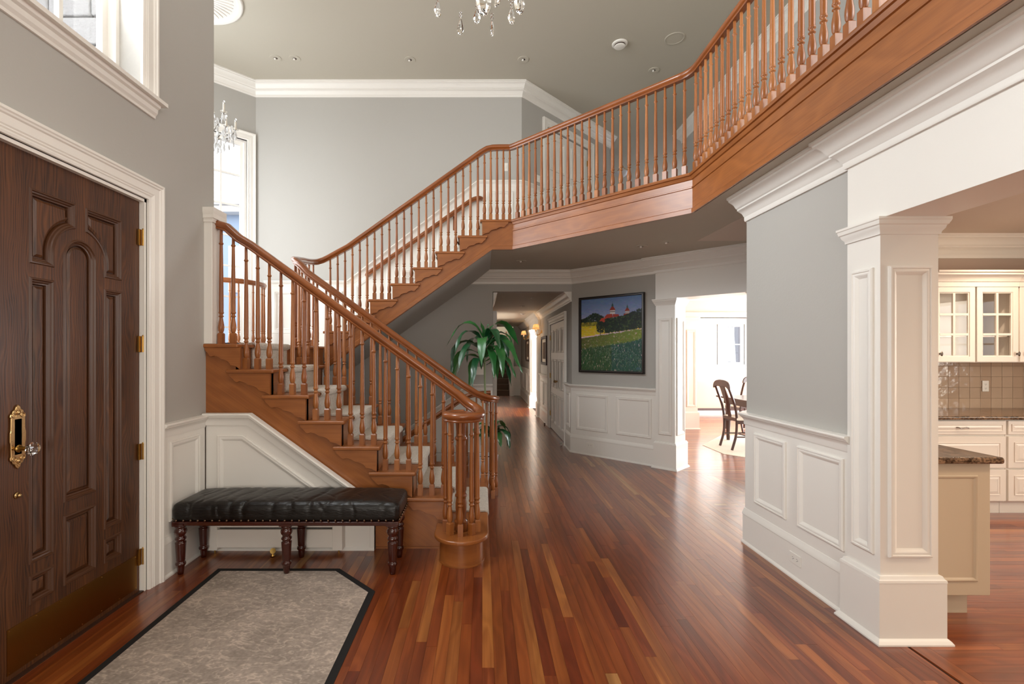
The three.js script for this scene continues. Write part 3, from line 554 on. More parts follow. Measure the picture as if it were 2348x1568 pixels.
// ---------------------------------------------------------------- breakfast and family room shell
{
  let g = struct('wall_breakfast_back', 'pinkish wall and header between breakfast and family room', 'wall');
  part(g, 'plaster', slabXY([[1.9, 0], [3.96, 0], [3.96, 2.2], [8, 2.2], [8, C1], [1.9, C1]], 9.5, 9.7), M.pink);
  part(g, 'crown_moulding', planMould([[1.9, 9.5], [8, 9.5]], CROWN, C1), M.white);
  part(g, 'chair_rail', planMould([[2.6, 9.5], [3.96, 9.5]], CAP, 1.03), M.white);
  const c = struct('trim_7', 'pale pinkish panelled column inside the breakfast room', 'column');
  pilaster(c, wallM([3.97, 9.44], [4.23, 9.44]), 0, 0.26, -0.28, 0, 2.2, { mat: M.pink });
  part(c, 'beam', xbox(3.95, 8, 2.2, 2.3, 9.42, 9.72), M.pink);
  g = struct('wall_family_back', 'white panelled far wall of the family room', 'wall');
  part(g, 'plaster', wallGeo([3.5, 14.2], [8.3, 14.2], rect(0, 4.8, 0, C1), [rect(2.8, 3.45, 1.15, 2.35), rect(3.7, 4.25, 1.15, 2.35)], 0.15), M.white);
  windowUnit('window_8', 'bright window above the sofa in the far room', [3.5, 14.2], [8.3, 14.2], 2.8, 3.45, 1.15, 2.35, 0.1, 1, 1);
  windowUnit('window_9', 'far window showing grey panes through the breakfast room', [3.5, 14.2], [8.3, 14.2], 3.7, 4.25, 1.15, 2.35, 0.1, 2, 2);
  part(g, 'wainscot_board', xbox(3.5, 8.3, 0, 1.03, 14.18, 14.2), M.white);
  g = struct('wall_family_left', 'left wall of the family room', 'wall');
  part(g, 'plaster', xbox(3.5, 3.6, 0, C1, 9.7, 14.2), M.pink);
  g = struct('wall_breakfast_right', 'right wall of breakfast and family room with broad windows', 'wall');
  part(g, 'plaster', wallGeo([8, 14.3], [8, 5.1], rect(0, 9.2, 0, C1), [rect(0.7, 4.3, 0.45, 2.55), rect(4.6, 8.8, 0.45, 2.45)], 0.2), M.white);
  windowUnit('window_10', 'broad family room window outside the picture', [8, 14.3], [8, 5.1], 0.7, 4.3, 0.45, 2.55, 0.14, 4, 2);
  windowUnit('window_11', 'broad breakfast room window outside the picture', [8, 14.3], [8, 5.1], 4.6, 8.8, 0.45, 2.45, 0.14, 5, 2);
  g = struct('wall_breakfast_front', 'wall between kitchen and breakfast room', 'wall');
  part(g, 'plaster', xbox(3.4, 8.1, 0, C1, 5.16, 5.3), M.white);
  g = struct('wall_breakfast_left', 'left wall of the breakfast room', 'wall');
  part(g, 'plaster', xbox(1.75, 1.9, 0, C1, 7.1, 9.7), M.pink);
}
// ---------------------------------------------------------------- strip floor
{
  const g = struct('floor', 'glossy red-brown hardwood strip floor', 'floor');
  const sub = new THREE.Shape([[-4.6, -3.2], [8.3, -3.2], [8.3, 20.2], [-4.6, 20.2]].map(p => new THREE.Vector2(...p)));
  sub.holes.push(new THREE.Path([[-1.98, 4.95], [-0.3, 4.95], [-0.3, 7.2], [-1.98, 7.2]].map(p => new THREE.Vector2(...p))));
  part(g, 'subfloor', new THREE.ExtrudeGeometry(sub, { depth: 0.12, bevelEnabled: false }).rotateX(-Math.PI / 2).translate(0, -0.128, 0), M.sub);
  const tones = ['#a75a2b', '#9e4f25', '#b06430', '#914621', '#873c1e', '#a45528', '#b8713a', '#994c27', '#aa5d2d', '#944823', '#cc985f'].map(c => new THREE.Color(c));
  const W = 0.0575, planks = [];
  let last = -1;
  let xEnd = 0;
  const tone = () => { let k; do { k = Math.floor(Math.pow(rnd(), 1.0) * 10.3); } while (k === last); last = k; return tones[k]; };
  const add = (c4, along) => planks.push({ c4, along, col: tone().clone().multiplyScalar(rr(0.78, 0.96)), ou: rnd() * 2.4, ov: rnd() * 0.8, h: rr(-0.0005, 0) });
  // strips along the depth direction: foyer, hallway
  const strip = (x0, startD, endD) => {        // startD / endD functions of X
    const x1 = x0 + W - 0.0007, s0 = startD(x0), s1 = startD(x1), e0 = endD(x0), e1 = endD(x1);
    let a = Math.min(s0, s1) - rr(0, 0.8);
    while (a < Math.max(e0, e1)) {
      const b = a + rr(0.45, 2.0), q = (d, s, e) => clamp(d, s, e);
      const c = [[x0, q(a, s0, e0)], [x1, q(a, s1, e1)], [x1, q(b, s1, e1) - 0.0006], [x0, q(b, s0, e0) - 0.0006]];
      if (c[2][1] - c[1][1] > 0.004 || c[3][1] - c[0][1] > 0.004) add(c, 'd');
      a = b;
    }
  };
  for (let x = -2.36; x < 3.44; x += W) {
    if (x < 2.16) xEnd = x + W;
    const inPit = x > -2.0 && x < -0.3;
    const end = X => inPit ? 4.94 : X < 0.15 ? 7.27 : X < 1.36 ? 17.5 : R45 - X + 0.03;
    const start = X => X > 2.16 ? X + 1.62 : -1.2;
    strip(x, start, end);
  }
  // border strip and kitchen strips along X
  const cross = (d0, startX, endX) => {
    const d1 = d0 + W - 0.0007, s0 = startX(d0), s1 = startX(d1), e = endX;
    let a = Math.min(s0, s1) - rr(0, 0.8);
    while (a < e) { const b = a + rr(0.5, 2.1); const c = [[clamp(a, s0, e), d0], [clamp(b, s0, e) - 0.0006, d0], [clamp(b, s1, e) - 0.0006, d1], [clamp(a, s1, e), d1]]; if (c[1][0] - c[0][0] > 0.004 || c[2][0] - c[3][0] > 0.004) add(c, 'x'); a = b; }
  };
  for (let d = -1.2; d < 2.45; d += 1.5) add([[xEnd, d], [2.271, d], [2.271, Math.min(d + 1.499, 2.7)], [xEnd, Math.min(d + 1.499, 2.7)]], 'd');
  for (let d = -1.2; d < 5.1; d += W) cross(d, () => 2.272, 7);
  for (let d = 5.35; d < 13.9; d += W) cross(d, D => Math.max(R45 - D + 0.032, D > 7.3 ? 1.9 : 0), 7.9);
  for (const p of planks) {
    const cx = (p.c4[0][0] + p.c4[2][0]) / 2, cd = (p.c4[0][1] + p.c4[2][1]) / 2, A = Math.abs((p.c4[2][0] - p.c4[0][0]) * (p.c4[2][1] - p.c4[0][1]));
    const px = PX + FOCAL * cx / cd, py = PY + FOCAL * EYE / cd, inn = cd > 1.6 && px > -60 && px < 2420 && py < 1800;
    const hid = (cx < -0.35 && cd > 3.9 && cx > -2.4) || (cx > 2.45 && cx < 2.9 && cd > 2.7) || (cx > 2.1 && cd > 2.5 && cx / cd < 0.9 && cd < 5.2);
    p.score = inn && !hid ? A / Math.pow(cd, 3) : 0;
  }
  planks.sort((a, b) => b.score - a.score);
  const geoOf = list => {
    const pos = [], uv = [], col = [], nor = [];
    for (const p of list) {
      const y1 = p.h, y0 = -0.009, c = p.c4;
      const put = (a, y, n) => { pos.push(a[0], y, -a[1]); nor.push(...n); col.push(p.col.r, p.col.g, p.col.b); const [s, t] = p.along === 'd' ? [a[1], a[0]] : [a[0], a[1]]; uv.push(s + p.ou, t + p.ov); };
      const quad = (a, ya, b, yb, e, ye, f, yf, n) => { put(a, ya, n); put(b, yb, n); put(e, ye, n); put(a, ya, n); put(e, ye, n); put(f, yf, n); };
      quad(c[0], y1, c[1], y1, c[2], y1, c[3], y1, [0, 1, 0]);
      for (let i = 0; i < 4; i++) { const a = c[i], b = c[(i + 1) % 4], dx = b[0] - a[0], dd = b[1] - a[1], l = Math.hypot(dx, dd) || 1; quad(a, y0, b, y0, b, y1, a, y1, [dd / l, 0, dx / l]); }
    }
    const q = new THREE.BufferGeometry(); q.setAttribute('position', new THREE.Float32BufferAttribute(pos, 3)); q.setAttribute('normal', new THREE.Float32BufferAttribute(nor, 3));
    q.setAttribute('uv', new THREE.Float32BufferAttribute(uv, 2)); q.setAttribute('color', new THREE.Float32BufferAttribute(col, 3)); return q;
  };
  const near = planks.slice(0, 300);
  for (const p of near) part(g, 'plank', geoOf([p]), M.floor);
  const rest = part(g, 'plank_field', geoOf(planks.slice(300)), M.floor, 'the more distant floor strips'); rest.userData.kind = 'stuff';
}
// basement stairwell behind the lower flight
{
  const g = struct('floor_basement', 'basement stairwell under the upper flight', 'floor');
  part(g, 'well_wall', xbox(-1.98, -0.3, -1.9, 0, 7.17, 7.199), M.white); part(g, 'well_wall', xbox(-1.98, -0.3, -1.9, -0.128, 4.9, 4.95), M.paint);
  part(g, 'well_wall', xbox(-2.02, -1.98, -1.9, -0.128, 4.9, 7.26), M.paint); part(g, 'well_wall', xbox(-0.3, -0.26, -1.9, -0.128, 4.9, 7.26), M.paint);
  part(g, 'well_floor', xbox(-2, -0.28, -2, -1.9, 4.9, 7.26), M.hallCarpet);
  for (let i = 0; i < 6; i++) part(g, 'step', xbox(-0.3 - (i + 1) * 0.27, -0.3 - i * 0.27, -0.2 * (i + 1) - 0.2, -0.2 * (i + 1), 6.1, 7.165), M.hallCarpet);
}

// ---------------------------------------------------------------- stair parts
const HAND = [[-0.021, -0.03], [0.021, -0.03], [0.025, -0.022], [0.02, -0.014], [0.03, -0.006], [0.035, 0.006], [0.033, 0.018], [0.024, 0.027], [0.01, 0.031], [-0.01, 0.031], [-0.024, 0.027], [-0.033, 0.018], [-0.035, 0.006], [-0.03, -0.006], [-0.02, -0.014], [-0.025, -0.022]].map(([p, q]) => [p * 1.1, q * 1.12]);
const balCache = new Map();
function balusterGeo(len) {
  const k = Math.round(len / 0.006); if (balCache.has(k)) return balCache.get(k);
  const L = k * 0.006, r = 0.1 + Math.max(0, L - 0.8) * 0.1;
  const prof = [[0.0001, 0.084], [0.014, 0.086], [0.015, 0.09], [0.02, 0.104], [0.0222, 0.126], [0.021, 0.148], [0.0165, 0.175], [0.0128, 0.2], [0.0122, 0.207], [0.019, 0.212], [0.019, 0.217], [0.0132, 0.222], [0.0132, 0.232], [0.0195, 0.238], [0.0195, 0.246], [0.0165, 0.252],
    [0.0172, 0.3], [0.0152, L * 0.6], [0.0116, L - r - 0.012], [0.0116, L - r - 0.008], [0.0172, L - r], [0.0172, L - r + 0.004], [0.0116, L - r + 0.012], [0.0105, L]];
  const sq = box(0.039, 0.078, 0.039, 0, 0.039, 0), tp = new THREE.CylinderGeometry(0.018, 0.0275, 0.009, 4, 1).rotateY(Math.PI / 4).translate(0, 0.0825, 0);
  const g = grainUV(merge([sq, flat(tp), lathe(prof, 10)]), 'y', [k * 0.37 % 1, k * 0.21 % 1]);
  balCache.set(k, g); return g;
}
const balMats = [M.wood, M.wood, M.wood.clone(), M.wood.clone()]; balMats[2].color.set('#a6622f'); balMats[3].color.set('#c17d45');
function baluster(parent, x, y, d, len, turn = 0) { const b = part(parent, 'baluster', balusterGeo(len), balMats[Math.floor(rnd() * 4)]); b.position.set(x, y, -d); b.rotation.y = turn; return b; }
// scalloped bracket below a tread end; local: 0 at the upper end, x along the flight, y up
function bracketShape(run, rise, dir) {
  const pts = [[0, 0], [run, 0], [run, -rise]], n = [[0.99, -0.97], [0.9, -0.86], [0.8, -0.82], [0.735, -0.8], [0.72, -0.72], [0.66, -0.62], [0.56, -0.55], [0.46, -0.53], [0.44, -0.48], [0.36, -0.4], [0.27, -0.36], [0.2, -0.4], [0.15, -0.37], [0.1, -0.24], [0.03, -0.14]];
  for (const [a, b] of n) pts.push([a * run, b * rise]);
  return pts.map(([a, b]) => [dir * a, b]);
}

// ---------------------------------------------------------------- lower flight (rises to the left)
const R1 = 0.1962, RUN1 = 0.2718, DT = 3.655, DSF = 3.69, DF1 = 4.83;
const nose1 = n => -1.598 + RUN1 * (7 - n), lev1 = n => R1 * n;
const st1 = thing('stair_flight', 'lower cherry stair flight with cream carpet runner rising to the left', 'staircase');
{
  // stringers: stepped outline
  const outline = off => { const p = [[-2.13, 0], [nose1(2) - 0.03, 0]]; for (let n = 2; n <= 8; n++) { p.push([nose1(n) - 0.03, lev1(n) - 0.03]); p.push([n < 8 ? nose1(n + 1) - 0.03 : -2.13, lev1(n) - 0.03]); } return p; };
  part(st1, 'stringer', grainUV(slabXY(outline(), DSF, DSF + 0.04).rotateZ(0.62), 'x').rotateZ(-0.62), M.wood, 'polished cherry side panel');
  part(st1, 'far_stringer', grainUV(slabXY(outline(), DF1, DF1 + 0.04), 'x'), M.wood);
  part(st1, 'shoe', grainUV(xbox(-0.82, -0.24, 0, 0.014, DSF - 0.012, DSF), 'x'), M.wood);
  for (let n = 2; n <= 8; n++) {
    part(st1, 'riser', grainUV(xbox(nose1(n) - 0.05, nose1(n) - 0.03, lev1(n - 1), lev1(n) - 0.03, DSF + 0.002, DF1 + 0.02), 'z'), M.wood);
    const xl = n < 8 ? nose1(n) - 0.366 : -2.13 - 0.02, y = lev1(n);
    if (n < 8) part(st1, 'tread', grainUV(rbox(xl, nose1(n), y - 0.03, y, DT, DF1 + 0.07, 0.011, 3), 'z'), M.wood);
    else part(st1, 'tread', grainUV(rbox(xl, nose1(n), y - 0.03, y, DT, 5.66, 0.011, 3), 'x'), M.wood);
    const sh = new THREE.Shape(bracketShape(n < 8 ? RUN1 + 0.045 : RUN1, R1 - 0.03, 1).map(p => new THREE.Vector2(...p)));
    const x0 = nose1(n) - 0.03 - (RUN1 + 0.045);
    if (n < 8 || true) part(st1, 'bracket', grainUV(new THREE.ExtrudeGeometry(sh, { depth: 0.02, bevelEnabled: true, bevelSize: 0.002, bevelThickness: 0.003, bevelSegments: 1 }).translate(Math.max(x0, -2.13), y - 0.03, -DSF), 'x'), M.wood, 'scalloped scroll bracket');
  }
  // bullnose starting step
  const cx = -0.155, cd = 3.5, rad = 0.188;
  const ring = (r, x1, far) => { const p = []; p.push([x1, far]); for (let i = 0; i <= 28; i++) { const a = i / 28 * Math.PI; p.push([cx + r * Math.cos(a), cd - r * Math.sin(a)]); } p.push([cx - r, far]); return p; };
  const tr = new THREE.Shape(ring(rad, nose1(1), 5.0).map(p => new THREE.Vector2(...p)));
  const tg = new THREE.ExtrudeGeometry(tr, { depth: 0.012, bevelEnabled: true, bevelSize: 0.009, bevelThickness: 0.009, bevelSegments: 3, curveSegments: 4 }).rotateX(-Math.PI / 2).translate(0, R1 - 0.021, 0);
  part(st1, 'tread', grainUV(tg, 'z'), M.wood, 'rounded bottom tread');
  part(st1, 'riser', grainUV(crease(prism(ring(rad - 0.03, cx + rad - 0.03, 4.99), 0, R1 - 0.028), 0.6), 'x'), M.wood, 'curved bottom riser');
  part(st1, 'shoe', grainUV(crease(prism(ring(rad - 0.022, cx + rad - 0.022, 4.99), 0, 0.014), 0.6), 'x'), M.wood);
  // carpet runner: one strip over treads and risers
  const d0 = 3.93, d1 = 4.62, prof = [], T = 0.014;
  prof.push([nose1(1) + 0.0, 0.06]); 
  const path = [];
  const arc = (x, y, r) => { for (let i = 0; i <= 6; i++) { const a = -Math.PI / 2 + i / 6 * Math.PI; path.push([x + r * Math.cos(a), y + r * Math.sin(a)]); } };
  for (let n = 1; n <= 8; n++) {
    if (n === 1) { arc(nose1(1) - 0.012, R1 - 0.014, 0.029); } else { path.push([nose1(n) - 0.03 + T, lev1(n - 1) + T]); path.push([nose1(n) - 0.03 + T, lev1(n) - 0.046]); arc(nose1(n) - 0.012, lev1(n) - 0.014, 0.029); }
  }
  path.push([-2.6, LAND + T]);
  const low = path.map(([x, y]) => [x, y]);
  const shape = [...low, [-2.6, LAND], ...[]];
  // thickness by offsetting the path inward
  const mm = mitres(path, false), inner = path.map((p, i) => [p[0] + mm[i][0] * 0.012 * 1, p[1] + mm[i][1] * 0.012]).reverse();
  const g = new THREE.BufferGeometry(), pos = [];
  const quad = (a, b, c, d) => pos.push(...a, ...b, ...c, ...a, ...c, ...d);
  for (let i = 0; i < path.length - 1; i++) {
    const [x0, y0] = path[i], [x1, y1] = path[i + 1], [u0, v0] = inner[path.length - 1 - i], [u1, v1] = inner[path.length - 2 - i];
    quad([x0, y0, -d0], [x0, y0, -d1], [x1, y1, -d1], [x1, y1, -d0]);
    quad([x0, y0, -d0], [x1, y1, -d0], [u1, v1, -d0], [u0, v0, -d0]); quad([x0, y0, -d1], [x1, y1, -d1], [u1, v1, -d1], [u0, v0, -d1]);
  }
  g.setAttribute('position', new THREE.Float32BufferAttribute(pos, 3)); g.computeVertexNormals();
  part(st1, 'carpet_runner', grainUV(crease(g, 0.8), 'x'), M.carpet, 'cream patterned stair carpet');
}
// landing
{
  const g = struct('floor_landing', 'stair landing with cream carpet', 'floor');
  const arc = r => Array.from({ length: 25 }, (_, i) => { const a = 0.98 - i / 24 * 2.9; return [-3.67 + r * Math.cos(a), 6.83 + r * Math.sin(a)]; });
  const poly = [[-1.92, 3.72], [-1.92, DB], [-3.36, DB], ...arc(0.54), [-4.2, 6.3], [-4.25, 4.75], [-3.5, 3.85], [-2.15, 3.8], [-2.15, 3.72]];
  part(g, 'landing_slab', prism(poly, LAND - 0.26, LAND - 0.004), M.paint);
  part(g, 'carpet', grainUV(prism([[-2.0, 3.93], [-2.0, DB - 0.02], [-3.3, DB - 0.02], ...arc(0.6), [-4.1, 6.2], [-4.1, 4.9], [-3.4, 3.93]], LAND - 0.004, LAND + 0.012), 'x'), M.carpet);
  part(g, 'edge_board', grainUV(xbox(-1.925, -1.9, LAND - 0.27, LAND - 0.03, DF1 + 0.04, 5.72), 'z'), M.wood);
}

// ---------------------------------------------------------------- upper flight (rises to the right)
const R2 = (F2 - LAND) / 8, RUN2 = 0.2664, DT2 = 5.69, DS2 = 5.72;
const nose2 = k => -0.036 - RUN2 * k, lev2 = k => F2 - R2 * k;      // k = 0 is the gallery floor
const st2 = thing('stair_flight', 'upper cherry stair flight rising to the right towards the gallery', 'staircase');
{
  const low = x => lev2(0) - (nose2(0) - x) * R2 / RUN2 - 0.45;
  const p = [[nose2(8) + 0.03, LAND - 0.27], [0.13, C1 - 0.005]];
  const o = []; o.push([nose2(7) + 0.03, LAND]); o.push([nose2(7) + 0.03, Math.max(low(nose2(7)), LAND - 0.45)]);
  o.push([0.11, C1 - 0.006]); o.push([0.36, C1 - 0.006]); o.push([0.36, F2 - 0.03]);
  for (let k = 0; k <= 7; k++) { o.push([nose2(k) + 0.03, lev2(k) - 0.03]); if (k < 7) o.push([nose2(k) + 0.03, lev2(k + 1) - 0.03]); }
  part(st2, 'stringer', grainUV(slabXY(o, DS2, DS2 + 0.04).rotateZ(-0.6), 'x').rotateZ(0.6), M.wood, 'polished cherry side panel');
  // bead along the lower edge
  const bead = [[0, -0.004], [0.012, -0.004], [0.012, 0.04], [0.004, 0.046], [0, 0.046]];
  part(st2, 'edge_bead', grainUV(sweep2([[nose2(7) + 0.03, low(nose2(7) + 0.03)], [0.11, C1 - 0.006], [0.36, C1 - 0.006]], bead.map(([a, b]) => [b, a]), false, (a, b, h) => [a, b, -(DS2 - h)]), 'x'), M.wood);
  // sloping soffit
  part(st2, 'soffit', slabXY([[nose2(8), low(nose2(8)) + 0.01], [0.11, C1 + 0.004], [0.11, C1 + 0.03], [nose2(8), low(nose2(8)) + 0.04]], DS2 + 0.005, DB), M.paint, 'grey plaster soffit under the flight');
  for (let k = 0; k <= 7; k++) {
    const y = lev2(k), x = nose2(k);
    part(st2, 'riser', grainUV(xbox(x + 0.03, x + 0.05, y - R2, y - 0.03, DS2 + 0.002, DB - 0.016), 'z'), M.wood);
    if (k > 0) part(st2, 'tread', grainUV(rbox(x, x + 0.359, y - 0.03, y, DT2, DB - 0.016, 0.011, 3), 'z'), M.wood);
    else part(st2, 'tread', grainUV(rbox(x, 0.352, y - 0.03, y, DT2, 6.0, 0.011, 3), 'x'), M.wood);
    const sh = new THREE.Shape(bracketShape(RUN2 + 0.045, R2 - 0.03, -1).map(q => new THREE.Vector2(...q)));
    part(st2, 'bracket', grainUV(new THREE.ExtrudeGeometry(sh, { depth: 0.02, bevelEnabled: true, bevelSize: 0.002, bevelThickness: 0.003, bevelSegments: 1 }).translate(x + 0.03 + RUN2 + 0.045, y - 0.03, -DS2), 'x'), M.wood, 'scalloped scroll bracket');
  }
  // carpet on this flight
  const path = []; const T = 0.014;
  const arc = (x, y, r) => { for (let i = 0; i <= 6; i++) { const a = -Math.PI / 2 - i / 6 * Math.PI; path.push([x + r * Math.cos(a), y + r * Math.sin(a)]); } };
  for (let k = 7; k >= 0; k--) { path.push([nose2(k) + 0.03 - T, lev2(k + 1) + T]); path.push([nose2(k) + 0.03 - T, lev2(k) - 0.046]); arc(nose2(k) + 0.012, lev2(k) - 0.014, 0.029); }
  path.push([0.5, F2 + T]);
  const pos = [], quad = (a, b, c, d) => pos.push(...a, ...b, ...c, ...a, ...c, ...d), d0 = 6.02, d1 = 7.0;
  for (let i = 0; i < path.length - 1; i++) { const [x0, y0] = path[i], [x1, y1] = path[i + 1]; quad([x0, y0, -d0], [x0, y0, -d1], [x1, y1, -d1], [x1, y1, -d0]); }
  const g = new THREE.BufferGeometry(); g.setAttribute('position', new THREE.Float32BufferAttribute(pos, 3)); g.computeVertexNormals();
  part(st2, 'carpet_runner', grainUV(crease(g, 0.8), 'x'), M.carpet, 'cream patterned stair carpet');
}
// ---------------------------------------------------------------- gallery edge: cherry fascia
{
  const g = struct('trim_9', 'long cherry fascia board along the gallery edge under the balusters', 'fascia board');
  const prof = [[0, C1 - 0.008], [0.014, C1 - 0.008], [0.014, C1 + 0.03], [0.008, C1 + 0.036], [0.002, C1 + 0.038], [0.002, C1 + 0.21], [0.01, C1 + 0.214], [0.01, C1 + 0.226], [0.002, C1 + 0.23], [0.002, F2 - 0.06], [0.012, F2 - 0.055], [0.02, F2 - 0.035], [0.022, F2 - 0.03], [0.034, F2 - 0.026], [0.038, F2 - 0.014], [0.034, F2 - 0.002], [0.0, F2], [-0.08, F2], [-0.08, C1 + 0.02]];
  const both = planMould([[1.85, -1.2], [1.85, 4.23], [0.36, 5.72]].slice().reverse(), prof, 0);
  const bp = both.attributes.position, bu = both.attributes.uv;
  for (let i = 0; i < bp.count; i += 3) { const md = -(bp.getZ(i) + bp.getZ(i + 1) + bp.getZ(i + 2)) / 3, onB = md < 4.2 && (bp.getX(i) + bp.getX(i + 1) + bp.getX(i + 2)) / 3 > 1.6; for (let j = i; j < i + 3; j++) bu.setXY(j, onB ? -bp.getZ(j) : bp.getX(j) * 1.414 + 3, bp.getY(j) + (onB ? bp.getX(j) : 0)); }
  part(g, 'fascia_board', both, M.wood);
}
// ---------------------------------------------------------------- balustrades
const railAbove = 0.813;
{
  // near side of the lower flight
  const g = thing('balustrade', 'front balustrade of the lower stair flight ending in a volute over a fluted newel', 'balustrade');
  const D = 3.74, s = R1 / RUN1, line = x => 1.875 - s * (x + 1.167);
  const cx = -0.155, cd = 3.5, pts = [V(-2.075, 2.5, D), V(-1.99, 2.475, D), V(-1.9, line(-1.9) - 0.012, D), V(-1.8, line(-1.8), D)];
  for (let x = -1.6; x <= -0.34; x += 0.18) pts.push(V(x, line(x), D));
  // easing and volute
  const ease = [[-0.27, line(-0.27) - 0.0, 3.735], [-0.19, line(-0.19) + 0.004, 3.72], [-0.12, 1.116, 3.695], [-0.065, 1.085, 3.66], [-0.03, 1.062, 3.615], [-0.018, 1.048, 3.56]];
  for (const e of ease) pts.push(V(...e));
  for (let i = 1; i <= 22; i++) { const a = i / 22 * Math.PI * 1.55, r = 0.137 - 0.045 * i / 22; pts.push(V(cx + r * Math.cos(a), 1.04 - 0.003 * Math.min(i, 4) / 4, 3.53 - r * 0.95 * Math.sin(a))); }
  part(g, 'handrail', railSweep(pts, HAND), M.rail, 'dark polished handrail');
  part(g, 'volute_cap', grainUV(lathe([[0, 0.033], [0.06, 0.03], [0.085, 0.024], [0.094, 0.012], [0.09, -0.004], [0.07, -0.014], [0.075, -0.022], [0.068, -0.03], [0, -0.03]], 28).translate(cx - 0.005, 1.037, -3.53), 'x'), M.rail);
  // balusters on the treads, three to a tread
  for (let n = 2; n <= 7; n++) for (let j = 0; j < 3; j++) { const x = nose1(n) - 0.066 - j * RUN1 / 3; if (n === 2 && j === 0) continue; baluster(g, x, lev1(n), D, line(x) - 0.03 - lev1(n)); }
  baluster(g, nose1(2) - 0.066, lev1(2), D, line(nose1(2) - 0.066) - 0.03 - lev1(2));
  for (const [x, y] of [[-1.945, 2.47], [-2.039, 2.49]]) baluster(g, x, LAND, D, y - 0.03 - LAND);
  // turned newel and the ring of balusters on the bullnose step
  const nb = R1, newel = [[0.0001, 0], [0.05, 0], [0.05, 0.05], [0.046, 0.055], [0.05, 0.062], [0.05, 0.074], [0.042, 0.08], [0.037, 0.1], [0.041, 0.16], [0.0415, 0.2], [0.037, 0.23], [0.036, 0.245], [0.044, 0.252], [0.044, 0.264], [0.036, 0.27], [0.036, 0.66], [0.044, 0.666], [0.046, 0.676], [0.044, 0.686], [0.036, 0.692], [0.0355, 0.72], [0.04, 0.79], [0.038, 0.83]];
  const nw = part(g, 'newel_post', grainUV(lathe(newel, 20).translate(cx - 0.005, nb, -3.53), 'y'), M.rail, 'fluted newel post');
  for (let i = 0; i < 10; i++) { const a = i / 10 * 2 * Math.PI; part(nw, 'flute', grainUV(new THREE.CapsuleGeometry(0.0042, 0.33, 2, 6).translate(cx - 0.005 + 0.0355 * Math.cos(a), nb + 0.46, -3.53 + 0.0355 * Math.sin(a)), 'y'), M.rail); }
  for (let i = 0; i < 6; i++) { const a = -0.55 + i * 0.72, r = 0.118; baluster(g, cx + r * Math.cos(a), R1, 3.53 - r * 0.95 * Math.sin(a), 1.04 - 0.03 - R1, a); }
}
{
  // far side of the lower flight, turning over the landing into the upper flight and along the gallery
  const g = thing('balustrade', 'rear balustrade of the lower flight with volute end beside the potted plant', 'balustrade');
  const D = 4.82, s = R1 / RUN1, line = x => 1.875 - s * (x + 1.167);
  const pts = [V(-1.985, 2.515, 5.28), V(-1.968, 2.487, 5.1), V(-1.94, 2.46, 4.95), V(-1.89, 2.43, 4.86), V(-1.82, 2.375, 4.825), V(-1.76, line(-1.76), D)];
  for (let x = -1.6; x <= -0.3; x += 0.18) pts.push(V(x, line(x), D));
  for (const e of [[-0.22, line(-0.22), 4.82], [-0.14, line(-0.14) + 0.004, 4.825], [-0.07, 1.09, 4.835], [0.0, 1.06, 4.86], [0.065, 1.035, 4.9], [0.118, 1.02, 4.97], [0.14, 1.012, 5.05]]) pts.push(V(...e));
  for (let i = 1; i <= 16; i++) { const a = i / 16 * Math.PI * 1.4, r = 0.08 - 0.03 * i / 16; pts.push(V(0.062 + r * Math.cos(a), 1.01, 5.06 + r * Math.sin(a))); }
  part(g, 'handrail', railSweep(pts, HAND), M.rail, 'dark polished handrail');
  for (let n = 2; n <= 7; n++) for (let j = 0; j < 3; j++) { const x = nose1(n) - 0.066 - j * RUN1 / 3; baluster(g, x, lev1(n), D, line(x) - 0.03 - lev1(n)); }
  for (const [x, d] of [[-1.925, 4.92], [-1.955, 5.02], [-1.97, 5.13], [-1.983, 5.26]]) baluster(g, x, LAND, d, 2.45 + (d - 4.9) * 0.17 - 0.03 - LAND);
  for (const [x, d] of [[0.0, 4.84], [0.105, 4.95], [0.14, 5.06], [0.085, 5.13], [0.04, 5.07]]) baluster(g, x, x < 0.03 ? R1 : 0, d, (x < 0.03 ? 1.055 - R1 : 1.02) - 0.035);
}
{
  const g = thing('balustrade', 'balustrade of the upper flight climbing from the landing to the gallery', 'balustrade');
  const D = 5.775, s = R2 / RUN2, nl = x => F2 + s * (x - nose2(0)), up = 0.815, line = x => nl(x) + up, GR = F2 + 0.885;
  const pts = [V(-1.985, 2.515, 5.28), V(-2.005, 2.545, 5.5), V(-2.005, 2.568, 5.64), V(-1.98, 2.583, 5.72), V(-1.92, 2.612, 5.765), V(-1.85, 2.648, D), V(-1.75, 2.704, D), V(-1.62, line(-1.62), D)];
  for (let x = -1.45; x <= -0.1; x += 0.18) pts.push(V(x, line(x), D));
  for (const e of [[-0.02, line(-0.02)], [0.05, GR - 0.018], [0.12, GR - 0.003], [0.2, GR], [0.33, GR]]) pts.push(V(e[0], e[1], D));
  part(g, 'handrail', railSweep(pts, HAND), M.rail, 'dark polished handrail');
  for (let k = 1; k <= 7; k++) for (let j = 0; j < 3; j++) { const x = nose2(k) + 0.045 + 0.02 + j * RUN2 / 3; baluster(g, x, lev2(k), D, (x < -1.7 ? 2.704 + 0.56 * (x + 1.75) : line(x)) - 0.03 - lev2(k)); }
  for (let j = 0; j < 5; j++) { const x = 0.02 + j * 0.076; baluster(g, x, F2, D, (x < 0.08 ? line(x) - 0.025 : GR) - 0.03 - F2); }
  for (const [x, d, y] of [[-1.995, 5.4, 2.53], [-2.003, 5.53, 2.55], [-2.0, 5.66, 2.57]]) baluster(g, x, LAND, d, y - 0.03 - LAND);
}
